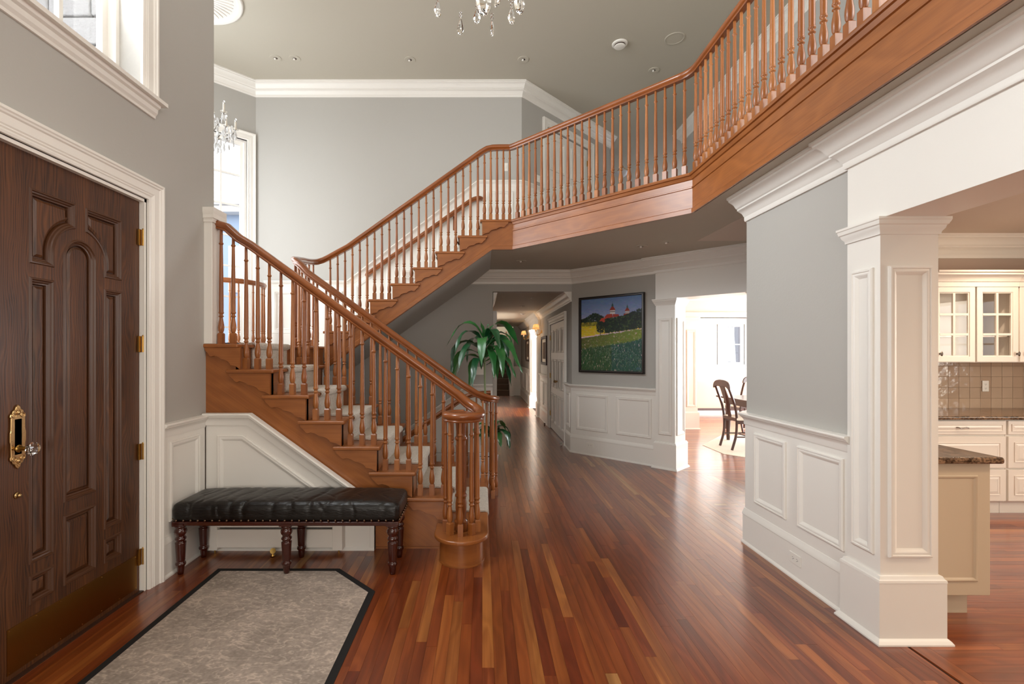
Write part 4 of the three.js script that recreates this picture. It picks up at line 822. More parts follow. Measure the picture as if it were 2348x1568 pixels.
{
  const g = thing('balustrade', 'long gallery balustrade over the cherry fascia', 'balustrade');
  const GR = F2 + 0.885, o = 0.002, a0 = [0.33, 5.775], a1 = [1.85 + o * 1.0, 4.23 + o * 0.414], a2 = [1.85 + o, -1.2];
  const pts = rounded([V(a0[0] - 0.0, GR, a0[1]), V(0.375, GR, 5.74), V(a1[0], GR, a1[1]), V(a2[0], GR, a2[1])], 0.12, 6);
  part(g, 'handrail', railSweep(pts, HAND), M.rail, 'polished handrail');
  const p = [0.4, 5.695], L = Math.hypot(a1[0] - p[0], a1[1] - p[1]), n = 23;
  for (let i = 0; i < n; i++) { const t = (i + 0.2) / n; baluster(g, lerp(p[0], a1[0], t), F2, lerp(p[1], a1[1], t), GR - 0.03 - F2, Math.PI / 4); }
  for (let d = a1[1] - 0.06; d > -1; d -= 0.092) baluster(g, a1[0], F2, d, GR - 0.03 - F2);
}
{
  // curved guard at the bay
  const g = thing('balustrade', 'curved guard rail in front of the tall landing window', 'balustrade');
  const at = a => [-3.67 + 0.51 * Math.cos(a), 6.83 + 0.51 * Math.sin(a)], pts = [];
  for (let i = 0; i <= 24; i++) { const q = at(0.62 - i / 24 * 2.5); pts.push(V(q[0], LAND + 0.9, q[1])); }
  part(g, 'handrail', railSweep(pts, HAND), M.rail);
  for (let i = 0; i <= 11; i++) { const q = at(0.5 - i / 11 * 2.3); baluster(g, q[0], LAND - 0.004, q[1], 0.9 - 0.03 + 0.004); }
}
{
  // wall-mounted handrail of the upper flight
  const g = thing('wall_handrail', 'wall-mounted wooden handrail on brackets beside the upper flight', 'handrail');
  const D = DB - 0.075, s = R2 / RUN2, line = x => F2 + s * (x - nose2(0)) + 0.8;
  const pts = rounded([V(-1.75, line(-1.75), D + 0.05), V(-1.72, line(-1.72), D), V(-0.16, line(-0.16), D), V(-0.06, line(-0.12), D), V(-0.02, line(-0.12), D + 0.05)], 0.06, 5);
  part(g, 'handrail', railSweep(pts, HAND.map(([a, b]) => [a * 0.8, b * 0.95])), M.rail);
  for (const x of [-1.45, -0.98, -0.45]) { const sh = new THREE.Shape([[0, 0], [0.06, 0], [0.058, -0.05], [0.035, -0.09], [0.02, -0.17], [0.024, -0.21], [0, -0.21]].map(q => new THREE.Vector2(...q))); part(g, 'bracket', grainUV(new THREE.ExtrudeGeometry(sh, { depth: 0.035, bevelEnabled: false }).rotateY(-Math.PI / 2).rotateY(Math.PI).translate(x, line(x) - 0.028, -(DB - 0.02)), 'y'), M.rail); }
}
{
  const g = thing('basement_handrail', 'dark handrail descending to the basement behind the lower flight', 'handrail');
  const pts = rounded([V(0.1, 0.99, 6.05), V(-0.18, 0.98, 6.05), V(-1.2, 0.27, 6.05)], 0.15, 6);
  part(g, 'handrail', railSweep(pts, HAND), M.rail);
  for (const [x, l] of [[0.06, 0.96], [-0.08, 0.955], [-0.2, 0.93]]) { const b = baluster(g, x, 0, 6.05, l); }
}
// ---------------------------------------------------------------- entrance door
{
  const p0 = [XL, -3], p1 = [XL, 3.8], m = wallM(p0, p1), f = -0.03, U = d => d + 3;
  const d = struct('door_3', 'dark oak front door with arched panels, brass kick plate and crystal knob', 'door');
  const u0 = U(2.11), u1 = U(3.015), c = U(2.575), yc = 2.0;
  const arcPts = (r, a0, a1, n = 14) => Array.from({ length: n + 1 }, (_, i) => { const a = lerp(a0, a1, i / n); return [c + r * Math.cos(a), yc + r * Math.sin(a)]; });
  const a1 = Math.acos(-0.031 / 0.159), panels = [
    [[U(2.282), 1.929], [c - 0.159, 1.929], ...arcPts(0.159, Math.PI, a1), [c - 0.031, 2.29], [U(2.282), 2.29]],
    [[c + 0.159, 1.929], [U(2.868), 1.929], [U(2.868), 2.29], [c + 0.031, 2.29], ...arcPts(0.159, Math.PI - a1, 0)],
    [[c - 0.105, 0.727], [c + 0.105, 0.727], ...arcPts(0.105, 0, Math.PI, 20)],
    rect(U(2.282), U(2.416), 0.491, 1.864), rect(U(2.734), U(2.868), 0.491, 1.864),
    rect(c - 0.105, c + 0.105, 0.297, 0.66), rect(U(2.282), U(2.416), 0.297, 0.436), rect(U(2.734), U(2.868), 0.297, 0.436)];
  const shape = new THREE.Shape(rect(u0, u1, 0.006, 2.455).map(q => new THREE.Vector2(...q)));
  for (const q of panels) shape.holes.push(new THREE.Path(q.map(w => new THREE.Vector2(...w))));
  part(d, 'frame', onWall(m, grainUV(new THREE.ExtrudeGeometry(shape, { depth: 0.024, bevelEnabled: false }).translate(0, 0, f - 0.024), 'y')), M.door);
  part(d, 'core', ubox(m, u0, u1, 0.006, 2.455, f - 0.05, f - 0.024), M.door);
  const prof = [[0, 0.0], [0.004, 0.006], [0.01, 0.007], [0.014, 0.0], [0.02, -0.003], [0.024, -0.01], [0.03, -0.011], [0.034, -0.02], [0.034, -0.024]];
  const inset = (pts, o) => { const mm = mitres(pts, true); return pts.map((q, i) => [q[0] + mm[i][0] * o, q[1] + mm[i][1] * o]); };
  for (const q of panels) {
    part(d, 'panel_moulding', frameMould(m, q, prof, true, f), M.door);
    const small = q.length === 4 && q[2][1] - q[0][1] < 0.2, o = small ? 0.05 : 0.052;
    const sh = new THREE.Shape(inset(q, o).map(w => new THREE.Vector2(...w)));
    part(d, 'panel', onWall(m, grainUV(new THREE.ExtrudeGeometry(sh, { depth: 0.006, bevelEnabled: true, bevelThickness: 0.007, bevelSize: 0.012, bevelSegments: 1 }).translate(0, 0, f - 0.024), 'y')), M.door);
  }
  const kp = part(d, 'kick_plate', ubox(m, U(2.176), U(2.992), 0.03, 0.24, f, f + 0.002), M.brassPlate, 'brass kick plate');
  for (let i = 0; i < 7; i++) for (const v of [0.04, 0.23]) part(kp, 'screw', cyl(0.003, 0.003, 0.002, 8).rotateX(Math.PI / 2).translate(U(2.186 + i * 0.1327), v, f + 0.003).applyMatrix4(m), M.goldish);
  for (const v of [2.225, 1.555, 0.88, 0.22]) { const h = part(d, 'hinge', cyl(0.007, 0.007, 0.1, 10).translate(U(3.022), v, f + 0.02).applyMatrix4(m), M.brass, 'brass hinge'); part(h, 'finial', cyl(0.004, 0.007, 0.008, 10).translate(U(3.022), v + 0.054, f + 0.02).applyMatrix4(m), M.brass); part(h, 'leaf', ubox(m, U(2.995), U(3.03), v - 0.05, v + 0.05, f + 0.004, f + 0.012), M.brass); }
  part(d, 'threshold', ubox(m, U(2.09), U(3.035), 0, 0.006, -0.16, -0.004), M.dark);
  // ornate brass escutcheon with crystal knob
  const uc = U(2.222), vc = 1.112;
  const half = [[0, 0.145], [0.008, 0.138], [0.012, 0.126], [0.022, 0.12], [0.026, 0.108], [0.034, 0.104], [0.036, 0.095], [0.032, 0.088], [0.033, 0.03], [0.036, 0.02], [0.036, 0]];
  const full = [...half, ...half.slice(0, -1).reverse().map(([a, b]) => [a, -b])], loop = [...full, ...full.slice(1, -1).reverse().map(([a, b]) => [-a, b])];
  const es = part(d, 'escutcheon', onWall(m, new THREE.ExtrudeGeometry(new THREE.Shape(loop.map(([a, b]) => new THREE.Vector2(uc + a, vc + b))), { depth: 0.003, bevelEnabled: true, bevelThickness: 0.003, bevelSize: 0.003, bevelSegments: 2 }).translate(0, 0, f + 0.003)), M.goldish, 'ornate brass door plate');
  for (const s of [-1, 1]) { part(es, 'ornament', new THREE.SphereGeometry(0.011, 12, 8).scale(1, 1.1, 0.6).translate(uc, vc + s * 0.112, f + 0.009).applyMatrix4(m), M.goldish); for (const k of [-1, 1]) part(es, 'ornament', new THREE.TorusGeometry(0.009, 0.0035, 6, 14).translate(uc + k * 0.02, vc + s * 0.1, f + 0.009).applyMatrix4(m), M.goldish); for (let i = 0; i < 5; i++) part(es, 'bead', new THREE.SphereGeometry(0.003, 8, 6).translate(uc + (i - 2) * 0.006, vc + s * (0.132 - Math.abs(i - 2) * 0.006), f + 0.009).applyMatrix4(m), M.goldish); }
  for (const k of [-1, 1]) for (let i = 0; i < 12; i++) part(es, 'bead', new THREE.SphereGeometry(0.0026, 8, 6).translate(uc + k * 0.0295, vc - 0.05 + i * 0.0095, f + 0.008).applyMatrix4(m), M.goldish);
  part(es, 'inner_plate', ubox(m, uc - 0.017, uc + 0.017, vc - 0.082, vc + 0.082, f + 0.006, f + 0.009), M.brassSoft);
  part(es, 'shank', lathe([[0, 0], [0.018, 0.001], [0.018, 0.006], [0.01, 0.01], [0.009, 0.036], [0.013, 0.04], [0.013, 0.046], [0, 0.047]], 14).rotateX(Math.PI / 2).translate(uc, vc - 0.055, f + 0.008).applyMatrix4(m), M.brass);
  part(es, 'knob', flat(new THREE.IcosahedronGeometry(0.031, 1).scale(1, 1, 0.82)).translate(uc, vc - 0.055, f + 0.076).applyMatrix4(m), M.crystal, 'faceted crystal knob');
  part(d, 'bolt_knob', lathe([[0, 0], [0.016, 0.001], [0.014, 0.006], [0.008, 0.008], [0.01, 0.016], [0.006, 0.02], [0, 0.021]], 14).rotateX(Math.PI / 2).translate(U(2.222), 0.84, f).applyMatrix4(m), M.goldish);
}
// ---------------------------------------------------------------- cream wainscot below the lower flight
{
  const g = struct('trim_8', 'cream wainscot panelling sloping under the lower stair flight', 'trim');
  const D = 3.672, s = R1 / RUN1, m = wallM([0, D], [1, D]);
  part(g, 'wainscot_board', slabXY([[-2.118, 0], [-0.824, 0], [-0.824, 0.35], [-1.765, 1.03], [-2.118, 1.03]], D, DSF), M.white);
  part(g, 'chair_rail', sweep2([[-2.118, 1.042], [-1.765, 1.042], [-0.814, 0.355]], CAP.map(([o, h]) => [h, o]), false, (a, b, h) => [a, b, -(D - h)]), M.white);
  part(g, 'panel_moulding', frameMould(m, [[-2.03, 0.36], [-1.12, 0.36], [-1.83, 0.873], [-2.03, 0.873]], PANEL, true), M.white);
  part(g, 'baseboard', planMould([[-2.1, D], [-0.824, D]], BASE.map(([o, h]) => [o, h]), 0), M.white);
  part(g, 'end_board', rbox(-0.86, -0.824, 0, 0.4, D - 0.03, DSF, 0.006), M.white);
  const h = thing('baseboard_heater', 'white baseboard heater under the bench', 'heater', [-1.55, 0, 3.6]);
  part(h, 'cover', rbox(-0.46, 0.46, 0.05, 0.185, -0.03, 0.0, 0.004), M.cabinet);
  part(h, 'top', rbox(-0.46, 0.46, 0.2, 0.215, -0.03, 0.045, 0.004), M.cabinet);
  part(h, 'fin_strip', xbox(-0.45, 0.45, 0.06, 0.2, 0.005, 0.04), M.black);
  for (const x of [-0.5, 0.43]) part(h, 'end_cap', rbox(x, x + 0.075, 0.03, 0.218, -0.034, 0.045, 0.004), M.cabinet);
  for (const x of [-0.46, 0.47]) part(h, 'foot', cyl(0.006, 0.006, 0.03, 8).translate(x, 0.015, 0.0), M.brass);
}
// ---------------------------------------------------------------- leather bench
function softBox(w, h, d, sx, sy, sz, r, fn) {
  const g = new THREE.BoxGeometry(w, h, d, sx, sy, sz), p = g.attributes.position, c = new THREE.Vector3(), v = new THREE.Vector3();
  for (let i = 0; i < p.count; i++) {
    v.fromBufferAttribute(p, i); c.set(clamp(v.x, -w / 2 + r, w / 2 - r), clamp(v.y, -h / 2 + r, h / 2 - r), clamp(v.z, -d / 2 + r, d / 2 - r));
    const n = v.clone().sub(c); if (n.length() > 1e-6) { n.normalize(); v.copy(c).addScaledVector(n, r); }
    if (fn) fn(v); p.setXYZ(i, v.x, v.y, v.z);
  }
  g.computeVertexNormals(); return g;
}
{
  const b = thing('bench', 'long black leather bench with nailhead trim and turned mahogany legs', 'bench', [-1.333, 0, 3.425]);
  const W = 1.54, Dp = 0.4, sg = softBox(W, 0.125, Dp, 110, 8, 30, 0.04, v => {
    if (v.y > 0) { const kx = 1 - Math.pow(v.x / (W / 2), 6), kz = 1 - Math.pow(v.z / (Dp / 2), 4); v.y += 0.022 * kx * kz; }
    let f = 0; for (const [c, s, a] of [[-0.6, 0.28, 1], [-0.44, 0.36, 0.9], [-0.33, 0.3, 1], [-0.2, 0.42, 0.7], [-0.05, 0.3, 1], [0.08, 0.36, 0.7], [0.2, 0.24, 1.2], [0.33, 0.34, 0.7], [0.42, 0.2, 0.6], [-0.52, 0.4, 0.6]]) { const x = v.x - c + s * v.z * 0.8 + 0.01 * Math.sin(v.z * 30 + c * 20); f += a * Math.exp(-x * x / 0.00022); }
    if (v.y > -0.02) { v.y -= 0.0055 * f; if (v.z > 0.15) v.z -= 0.004 * f; }
  });
  // flat-projected texture coordinates over the hide
  { const p = sg.attributes.position, uv = sg.attributes.uv; for (let i = 0; i < p.count; i++) uv.setXY(i, p.getX(i) + 0.77, p.getZ(i) - p.getY(i) + 0.4); }
  part(b, 'seat_cushion', sg.translate(0, 0.42, 0), M.leather);
  part(b, 'apron', grainUV(rbox(-W / 2 + 0.004, W / 2 - 0.004, 0.334, 0.362, -Dp / 2 + 0.004, Dp / 2 - 0.004, 0.006), 'x'), M.mahogany);
  const ng = new THREE.SphereGeometry(0.0078, 8, 5);
  for (let i = 0; i < 31; i++) for (const s of [-1, 1]) part(b, 'nailhead', ng, M.nail).position.set(-W / 2 + 0.04 + i * (W - 0.08) / 30, 0.372, s * (Dp / 2 - 0.002));
  for (let i = 0; i < 8; i++) for (const s of [-1, 1]) part(b, 'nailhead', ng, M.nail).position.set(s * (W / 2 - 0.002), 0.372, -Dp / 2 + 0.03 + i * (Dp - 0.06) / 7);
  const lg = grainUV(lathe([[0.0001, 0], [0.018, 0], [0.021, 0.02], [0.024, 0.05], [0.024, 0.055], [0.03, 0.06], [0.033, 0.07], [0.03, 0.08], [0.024, 0.084], [0.026, 0.09], [0.028, 0.095], [0.027, 0.1], [0.034, 0.21], [0.0345, 0.216], [0.027, 0.222], [0.026, 0.228], [0.034, 0.236], [0.035, 0.244], [0.028, 0.254], [0.026, 0.262], [0.036, 0.275], [0.04, 0.29], [0.036, 0.305], [0.028, 0.314], [0.036, 0.32], [0.036, 0.336], [0.0001, 0.336]], 18), 'y');
  for (const x of [-0.72, 0, 0.72]) for (const z of [0.165, -0.105]) { const l = part(b, 'leg', lg, M.mahogany); l.position.set(x, x === 0 && z > 0 ? 0.007 : 0, z); if (x === 0 && z > 0) l.scale.y = 0.979; const bk = part(l, 'block', box(0.075, 0.016, 0.075, 0, 0.34, 0), M.mahogany); }
}
// ---------------------------------------------------------------- door mat and door stops
{
  const g = thing('door_mat', 'stone-grey entrance mat with black border before the front door', 'mat');
  const out = [[-1.835, 0.7], [-0.676, 0.7], [-0.676, 3.011], [-0.992, 3.327], [-1.835, 3.327]], mm = mitres(out, true), inn = out.map((p, i) => [p[0] + mm[i][0] * 0.04, p[1] + mm[i][1] * 0.04]);
  part(g, 'border', prism(out, 0.0, 0.005), M.matEdge);
  part(g, 'pile', grainUV(prism(inn, 0.005, 0.0068), 'x'), M.mat);
  const stop = (label, x, d, mat) => { const t = thing('door_stop', label, 'door stop', [x, 0, d]); part(t, 'base', lathe([[0, 0], [0.016, 0], [0.016, 0.012], [0.011, 0.016], [0.011, 0.028], [0, 0.03]], 14), mat); part(t, 'bumper', cyl(0.02, 0.02, 0.012, 18).rotateX(Math.PI / 2 - 0.5).rotateY(0.5).translate(0, 0.042, 0), mat); return t; };
  stop('small brass door stop on the floor under the bench', -1.545, 3.53, M.brass);
  stop('pale metal door stop on the floor before the hallway doors', 1.27, 7.75, M.steel);
  stop('dark metal door stop farther down the hallway floor', 1.27, 9.85, M.dark);
}
// ---------------------------------------------------------------- landscape painting
{
  const w = 480, h = 512, buf = new Float32Array(w * h * 3);
  const set = (x, y, c, a) => { if (x < 0 || y < 0 || x >= w || y >= h) return; const k = (y * w + x) * 3; for (let i = 0; i < 3; i++) buf[k + i] += (c[i] - buf[k + i]) * a; };
  const dab = (cx, cy, rx, ry, c, a, rot = 0) => { const R = Math.ceil(Math.max(rx, ry)); const cs = Math.cos(rot), sn = Math.sin(rot); for (let y = -R; y <= R; y++) for (let x = -R; x <= R; x++) { const u = (x * cs + y * sn) / rx, v = (-x * sn + y * cs) / ry, q = u * u + v * v; if (q < 1) set(Math.round(cx + x), Math.round(cy + y), c, a * Math.min(1, 2.2 * (1 - q))); } };
  const poly = (pts, c) => { const ys = pts.map(p => p[1]); for (let y = Math.floor(Math.min(...ys)); y <= Math.max(...ys); y++) for (let x = 0; x < w; x++) { let ins = false; for (let i = 0, j = pts.length - 1; i < pts.length; j = i++) if ((pts[i][1] > y) !== (pts[j][1] > y) && x < (pts[j][0] - pts[i][0]) * (y - pts[i][1]) / (pts[j][1] - pts[i][1]) + pts[i][0]) ins = !ins; if (ins) set(x, y, c, 1); } };
  const jit = (c, s) => c.map(v => clamp(v + rr(-s, s), 0, 255));
  for (let y = 0; y < h; y++) for (let x = 0; x < w; x++) { const t = y / 130; set(x, y, [lerp(92, 158, t), lerp(128, 160, t), lerp(180, 196, t)], 1); }
  for (let i = 0; i < 900; i++) dab(rr(0, w), rr(0, 130), rr(8, 20), rr(3, 7), jit([118, 142, 186], 18), 0.2, rr(-0.3, 0.3));
  // towers and red roofs
  const tower = (x, y, s) => { poly([[x - 24 * s, y], [x + 24 * s, y], [x + 24 * s, y + 34 * s], [x - 24 * s, y + 34 * s]], [214, 208, 205]); poly([[x - 25 * s, y + 8 * s], [x + 25 * s, y + 8 * s], [x + 25 * s, y + 15 * s], [x - 25 * s, y + 15 * s]], [120, 92, 80]); poly([[x - 30 * s, y], [x - 9 * s, y - 32 * s], [x + 9 * s, y - 32 * s], [x + 30 * s, y]], [150, 52, 38]); poly([[x - 9 * s, y - 32 * s], [x - 9 * s, y - 46 * s], [x, y - 62 * s], [x + 9 * s, y - 46 * s], [x + 9 * s, y - 32 * s]], [58, 92, 92]); poly([[x - 2 * s, y - 60 * s], [x, y - 76 * s], [x + 2 * s, y - 60 * s]], [70, 95, 100]); };
  tower(258, 92, 0.8); tower(370, 104, 0.66);
  poly([[195, 135], [215, 118], [255, 116], [262, 140], [200, 150]], [176, 62, 40]); poly([[262, 118], [305, 122], [312, 140], [262, 140]], [165, 55, 42]); poly([[345, 120], [395, 120], [400, 140], [340, 140]], [150, 55, 45]);
  for (let i = 0; i < 1500; i++) { const x = rr(0, w), top = 150 - 42 * Math.exp(-Math.pow((x - 115) / 70, 2)) - (x > 300 ? (x - 300) * 0.34 : 0) + (x > 190 && x < 300 ? 14 : 0); dab(x, rr(top, 190), rr(4, 11), rr(4, 9), jit(rnd() < 0.2 ? [62, 82, 42] : [24, 38, 28], 10), 0.55); }
  poly([[152, 165], [172, 142], [228, 138], [232, 155], [190, 172]], [188, 70, 48]);
  for (let i = 0; i < 260; i++) dab(rr(0, 150), rr(172, 202), rr(5, 10), rr(6, 11), jit(rnd() < 0.5 ? [176, 160, 52] : [96, 92, 34], 16), 0.5);
  for (let i = 0; i < 1900; i++) { const x = rr(0, w), y = rr(196, 280), lim = 270 - x * 0.1; if (y < lim) dab(x, y, rr(6, 16), rr(2, 5), jit([214, 186, 30], 20), 0.5, -0.08); }
  for (let i = 0; i < 1500; i++) { const x = rr(200, w), base = 255 - (x - 200) * 0.1; dab(x, rr(150 - (x - 200) * 0.1, base - 10), rr(4, 11), rr(4, 10), jit(rnd() < 0.16 ? [74, 96, 44] : [22, 36, 27], 9), 0.55); }
  for (let i = 0; i < 220; i++) { const a = rr(0, 6.3), r = Math.sqrt(rnd()); dab(165 + Math.cos(a) * r * 34, 205 + Math.sin(a) * r * 40, rr(3, 7), rr(3, 7), jit([26, 38, 24], 9), 0.7); }
  for (let i = 0; i < 30; i++) dab(163 - i * 0.1, 238 + i, 2.4, 2, [30, 26, 20], 0.9);
  for (let i = 0; i < 9000; i++) { const x = rr(0, w), y = rr(232, 512), lim = 282 - x * 0.115 + (x > 380 ? -(x - 380) * 0.12 : 0); if (y < lim) continue; const t = (y - lim) / 100; const c = t < 0.75 ? [lerp(88, 118, x / w), lerp(94, 136, x / w), 42] : x > 250 ? [36, 78, 66] : [44, 78, 42]; dab(x, y, t < 0.75 ? rr(5, 10) : rr(2, 4), t < 0.75 ? rr(3, 6) : rr(7, 15), jit(c, 14), 0.5, rr(-0.5, 0.5)); }
  for (let i = 0; i < 230; i++) { const y = rr(318, 450), x = 110 + (y - 318) * 1.2 + rr(-70, 230); dab(x, y, rr(1.2, 3), rr(1, 2.2), jit([196, 208, 190], 20), 0.75); }
  for (let i = 0; i < 260; i++) dab(rr(0, w), rr(380, 512), rr(1, 2), rr(6, 14), jit([78, 112, 76], 22), 0.35, rr(-0.7, 0.7));
  // painter's mark at the lower right corner
  for (let i = 0; i < 26; i++) dab(436 + i * 1.3, 488 + 6 * Math.sin(i * 1.1), 1.5, 1.5, [120, 140, 190], 0.8);
  const tex = texture(w, h, (u, v, i, j) => { const k = ((h - 1 - j) * w + i) * 3; return [buf[k], buf[k + 1], buf[k + 2]]; }, 1, 1); tex.repeat.set(1, 1); tex.wrapS = tex.wrapT = THREE.ClampToEdgeWrapping;
  const canvasMat = new THREE.MeshPhysicalMaterial({ map: tex, roughness: 0.5, side: THREE.DoubleSide });
  const m = wallM(brP0, brP1), g = thing('painting', 'framed landscape painting of a yellow field and red-roofed towers', 'painting');
  const u0 = 0.155, u1 = 1.175, v0 = 1.215, v1 = 2.315;
  part(g, 'canvas', new THREE.PlaneGeometry(u1 - u0 - 0.05, v1 - v0 - 0.05).translate((u0 + u1) / 2, (v0 + v1) / 2, 0.03).applyMatrix4(m), canvasMat);
  part(g, 'backing', ubox(m, u0 + 0.01, u1 - 0.01, v0 + 0.01, v1 - 0.01, 0, 0.026), M.black);
  const fm = std('#1a100d', { roughness: 0.35, side: THREE.DoubleSide });
  part(g, 'frame', frameMould(m, rect(u0, u1, v0, v1), [[0, 0], [0, 0.05], [0.016, 0.052], [0.02, 0.046], [0.03, 0.044], [0.034, 0.034], [0.034, 0]], true), fm);
  part(g, 'slip', frameMould(m, rect(u0 + 0.018, u1 - 0.018, v0 + 0.018, v1 - 0.018), [[0, 0.044], [0, 0.0475], [0.004, 0.0475], [0.004, 0.044]], true), M.pewter);
}
// ---------------------------------------------------------------- potted dracaena
function leafGeo(len, wid, el0, droop, fold = 0.25, twist = 0) {
  const n = 12, pos = [], idx = [], p = new THREE.Vector3(), dirs = []; let el = el0;
  for (let i = 0; i <= n; i++) {
    const t = i / n; el = el0 - droop * smooth(0.08, 0.7, t);
    const q = clamp((t - 0.1) / 0.9, 0, 1), w = wid * Math.pow(Math.sin(Math.PI * Math.pow(q, 0.8)), 0.8) * 0.5 + 0.006 * (1 - t), d = new THREE.Vector3(Math.cos(el), Math.sin(el), 0), nrm = new THREE.Vector3(-Math.sin(el), Math.cos(el), 0);
    const tw = twist * t, cz = Math.cos(tw), sz = Math.sin(tw), wav = 0.006 * Math.sin(t * 19);
    for (const s of [-1, -0.5, 0, 0.5, 1]) { const up = Math.abs(s) * w * fold + (Math.abs(s) > 0.9 ? wav * s : 0); pos.push(p.x + nrm.x * (up * cz + s * w * sz), p.y + nrm.y * (up * cz + s * w * sz), s * w * cz - up * sz); }
    p.addScaledVector(d, len / n);
  }
  for (let i = 0; i < n; i++) for (let j = 0; j < 4; j++) { const a = i * 5 + j; idx.push(a, a + 5, a + 1, a + 1, a + 5, a + 6); }
  const g = new THREE.BufferGeometry(); g.setAttribute('position', new THREE.Float32BufferAttribute(pos, 3)); g.setIndex(idx); g.computeVertexNormals(); return g;
}
{
  const t = thing('potted_dracaena', 'tall dracaena with drooping glossy leaves in a white pot', 'plant', [0.04, 0, 5.42]);
  const pot = part(t, 'pot', lathe([[0, 0.0], [0.1, 0], [0.105, 0.01], [0.132, 0.33], [0.138, 0.345], [0.132, 0.35], [0.124, 0.345], [0.12, 0.3], [0, 0.3]], 28), M.pot);
  part(t, 'soil', cyl(0.12, 0.12, 0.01, 24).translate(0, 0.305, 0), M.soil);
  const stem = (pts, r) => part(t, 'stem', new THREE.TubeGeometry(new THREE.CatmullRomCurve3(pts.map(p => new THREE.Vector3(...p))), 24, r, 8), M.stem);
  stem([[0, 0.3, 0], [0.01, 0.7, 0.01], [-0.015, 1.1, 0], [-0.02, 1.42, 0]], 0.011);
  stem([[-0.02, 1.42, 0], [-0.02, 1.55, 0], [-0.018, 1.68, 0]], 0.009);
  stem([[0.05, 0.3, 0.02], [0.06, 0.48, 0.03], [0.065, 0.6, 0.03]], 0.012);
  const leaf = (x, y, z, az, len, wid, el, droop, tw = 0) => { const l = part(t, 'leaf', leafGeo(len, wid, el, droop, 0.22, tw), rnd() < 0.5 ? M.leaf : M.leafDark); l.position.set(x, y, z); l.rotation.y = az; };
  leaf(-0.02, 1.6, 0, 2.6, 0.27, 0.075, 1.5, 0.25); leaf(-0.018, 1.64, 0, 0.3, 0.2, 0.05, 1.45, 0.2);
  const crownLeaves = 22;
  for (let i = 0; i < crownLeaves; i++) { const a = i * 2.399 + 0.4, k = i / crownLeaves; leaf(-0.02, 1.66 - k * 0.32, 0, a, rr(0.52, 0.7), rr(0.085, 0.115), lerp(0.95, 0.3, k) + rr(-0.12, 0.12), lerp(2.1, 1.55, k) + rr(-0.15, 0.2), rr(-0.7, 0.7)); }
  leaf(-0.005, 1.48, 0.02, -1.1, 0.66, 0.12, 0.6, 2.0, 0.3); leaf(0.0, 1.58, 0.02, -0.6, 0.5, 0.12, 0.85, 2.2, -0.3);
  for (let i = 0; i < 13; i++) { const a = i * 2.399; leaf(0.065, 0.62 - i * 0.008, 0.03, a, rr(0.3, 0.42), rr(0.065, 0.085), rr(0.6, 1.2), rr(1.7, 2.3), rr(-0.5, 0.5)); }
}
// ---------------------------------------------------------------- kitchen
const FRONT = (d) => wallM([0, d], [1, d]);
const DOORP = [[0, 0], [0.0, 0.004], [0.004, 0.004], [0.016, -0.004], [0.028, 0.003], [0.034, 0.003]];
function raisedFront(parent, name, m, u0, u1, v0, v1, n, mat, rail = 0.055) {       // drawer or door front with a raised field
  const p = part(parent, name, new RoundedBoxGeometry(u1 - u0, v1 - v0, 0.02, 1, 0.003).translate((u0 + u1) / 2, (v0 + v1) / 2, n - 0.01).applyMatrix4(m), mat);
  const r = Math.min(rail, (v1 - v0) * 0.24);
  part(p, 'panel_moulding', frameMould(m, rect(u0 + r, u1 - r, v0 + r, v1 - r), [[0, -0.002], [0, 0.006], [0.006, 0.006], [0.012, 0.001], [0.03, 0.008], [0.034, 0.008], [0.034, -0.002]], true, n), mat);
  part(p, 'panel', new THREE.PlaneGeometry(u1 - u0 - 2 * r - 0.066, v1 - v0 - 2 * r - 0.066).translate((u0 + u1) / 2, (v0 + v1) / 2, n + 0.008).applyMatrix4(m), mat);
  return p;
}
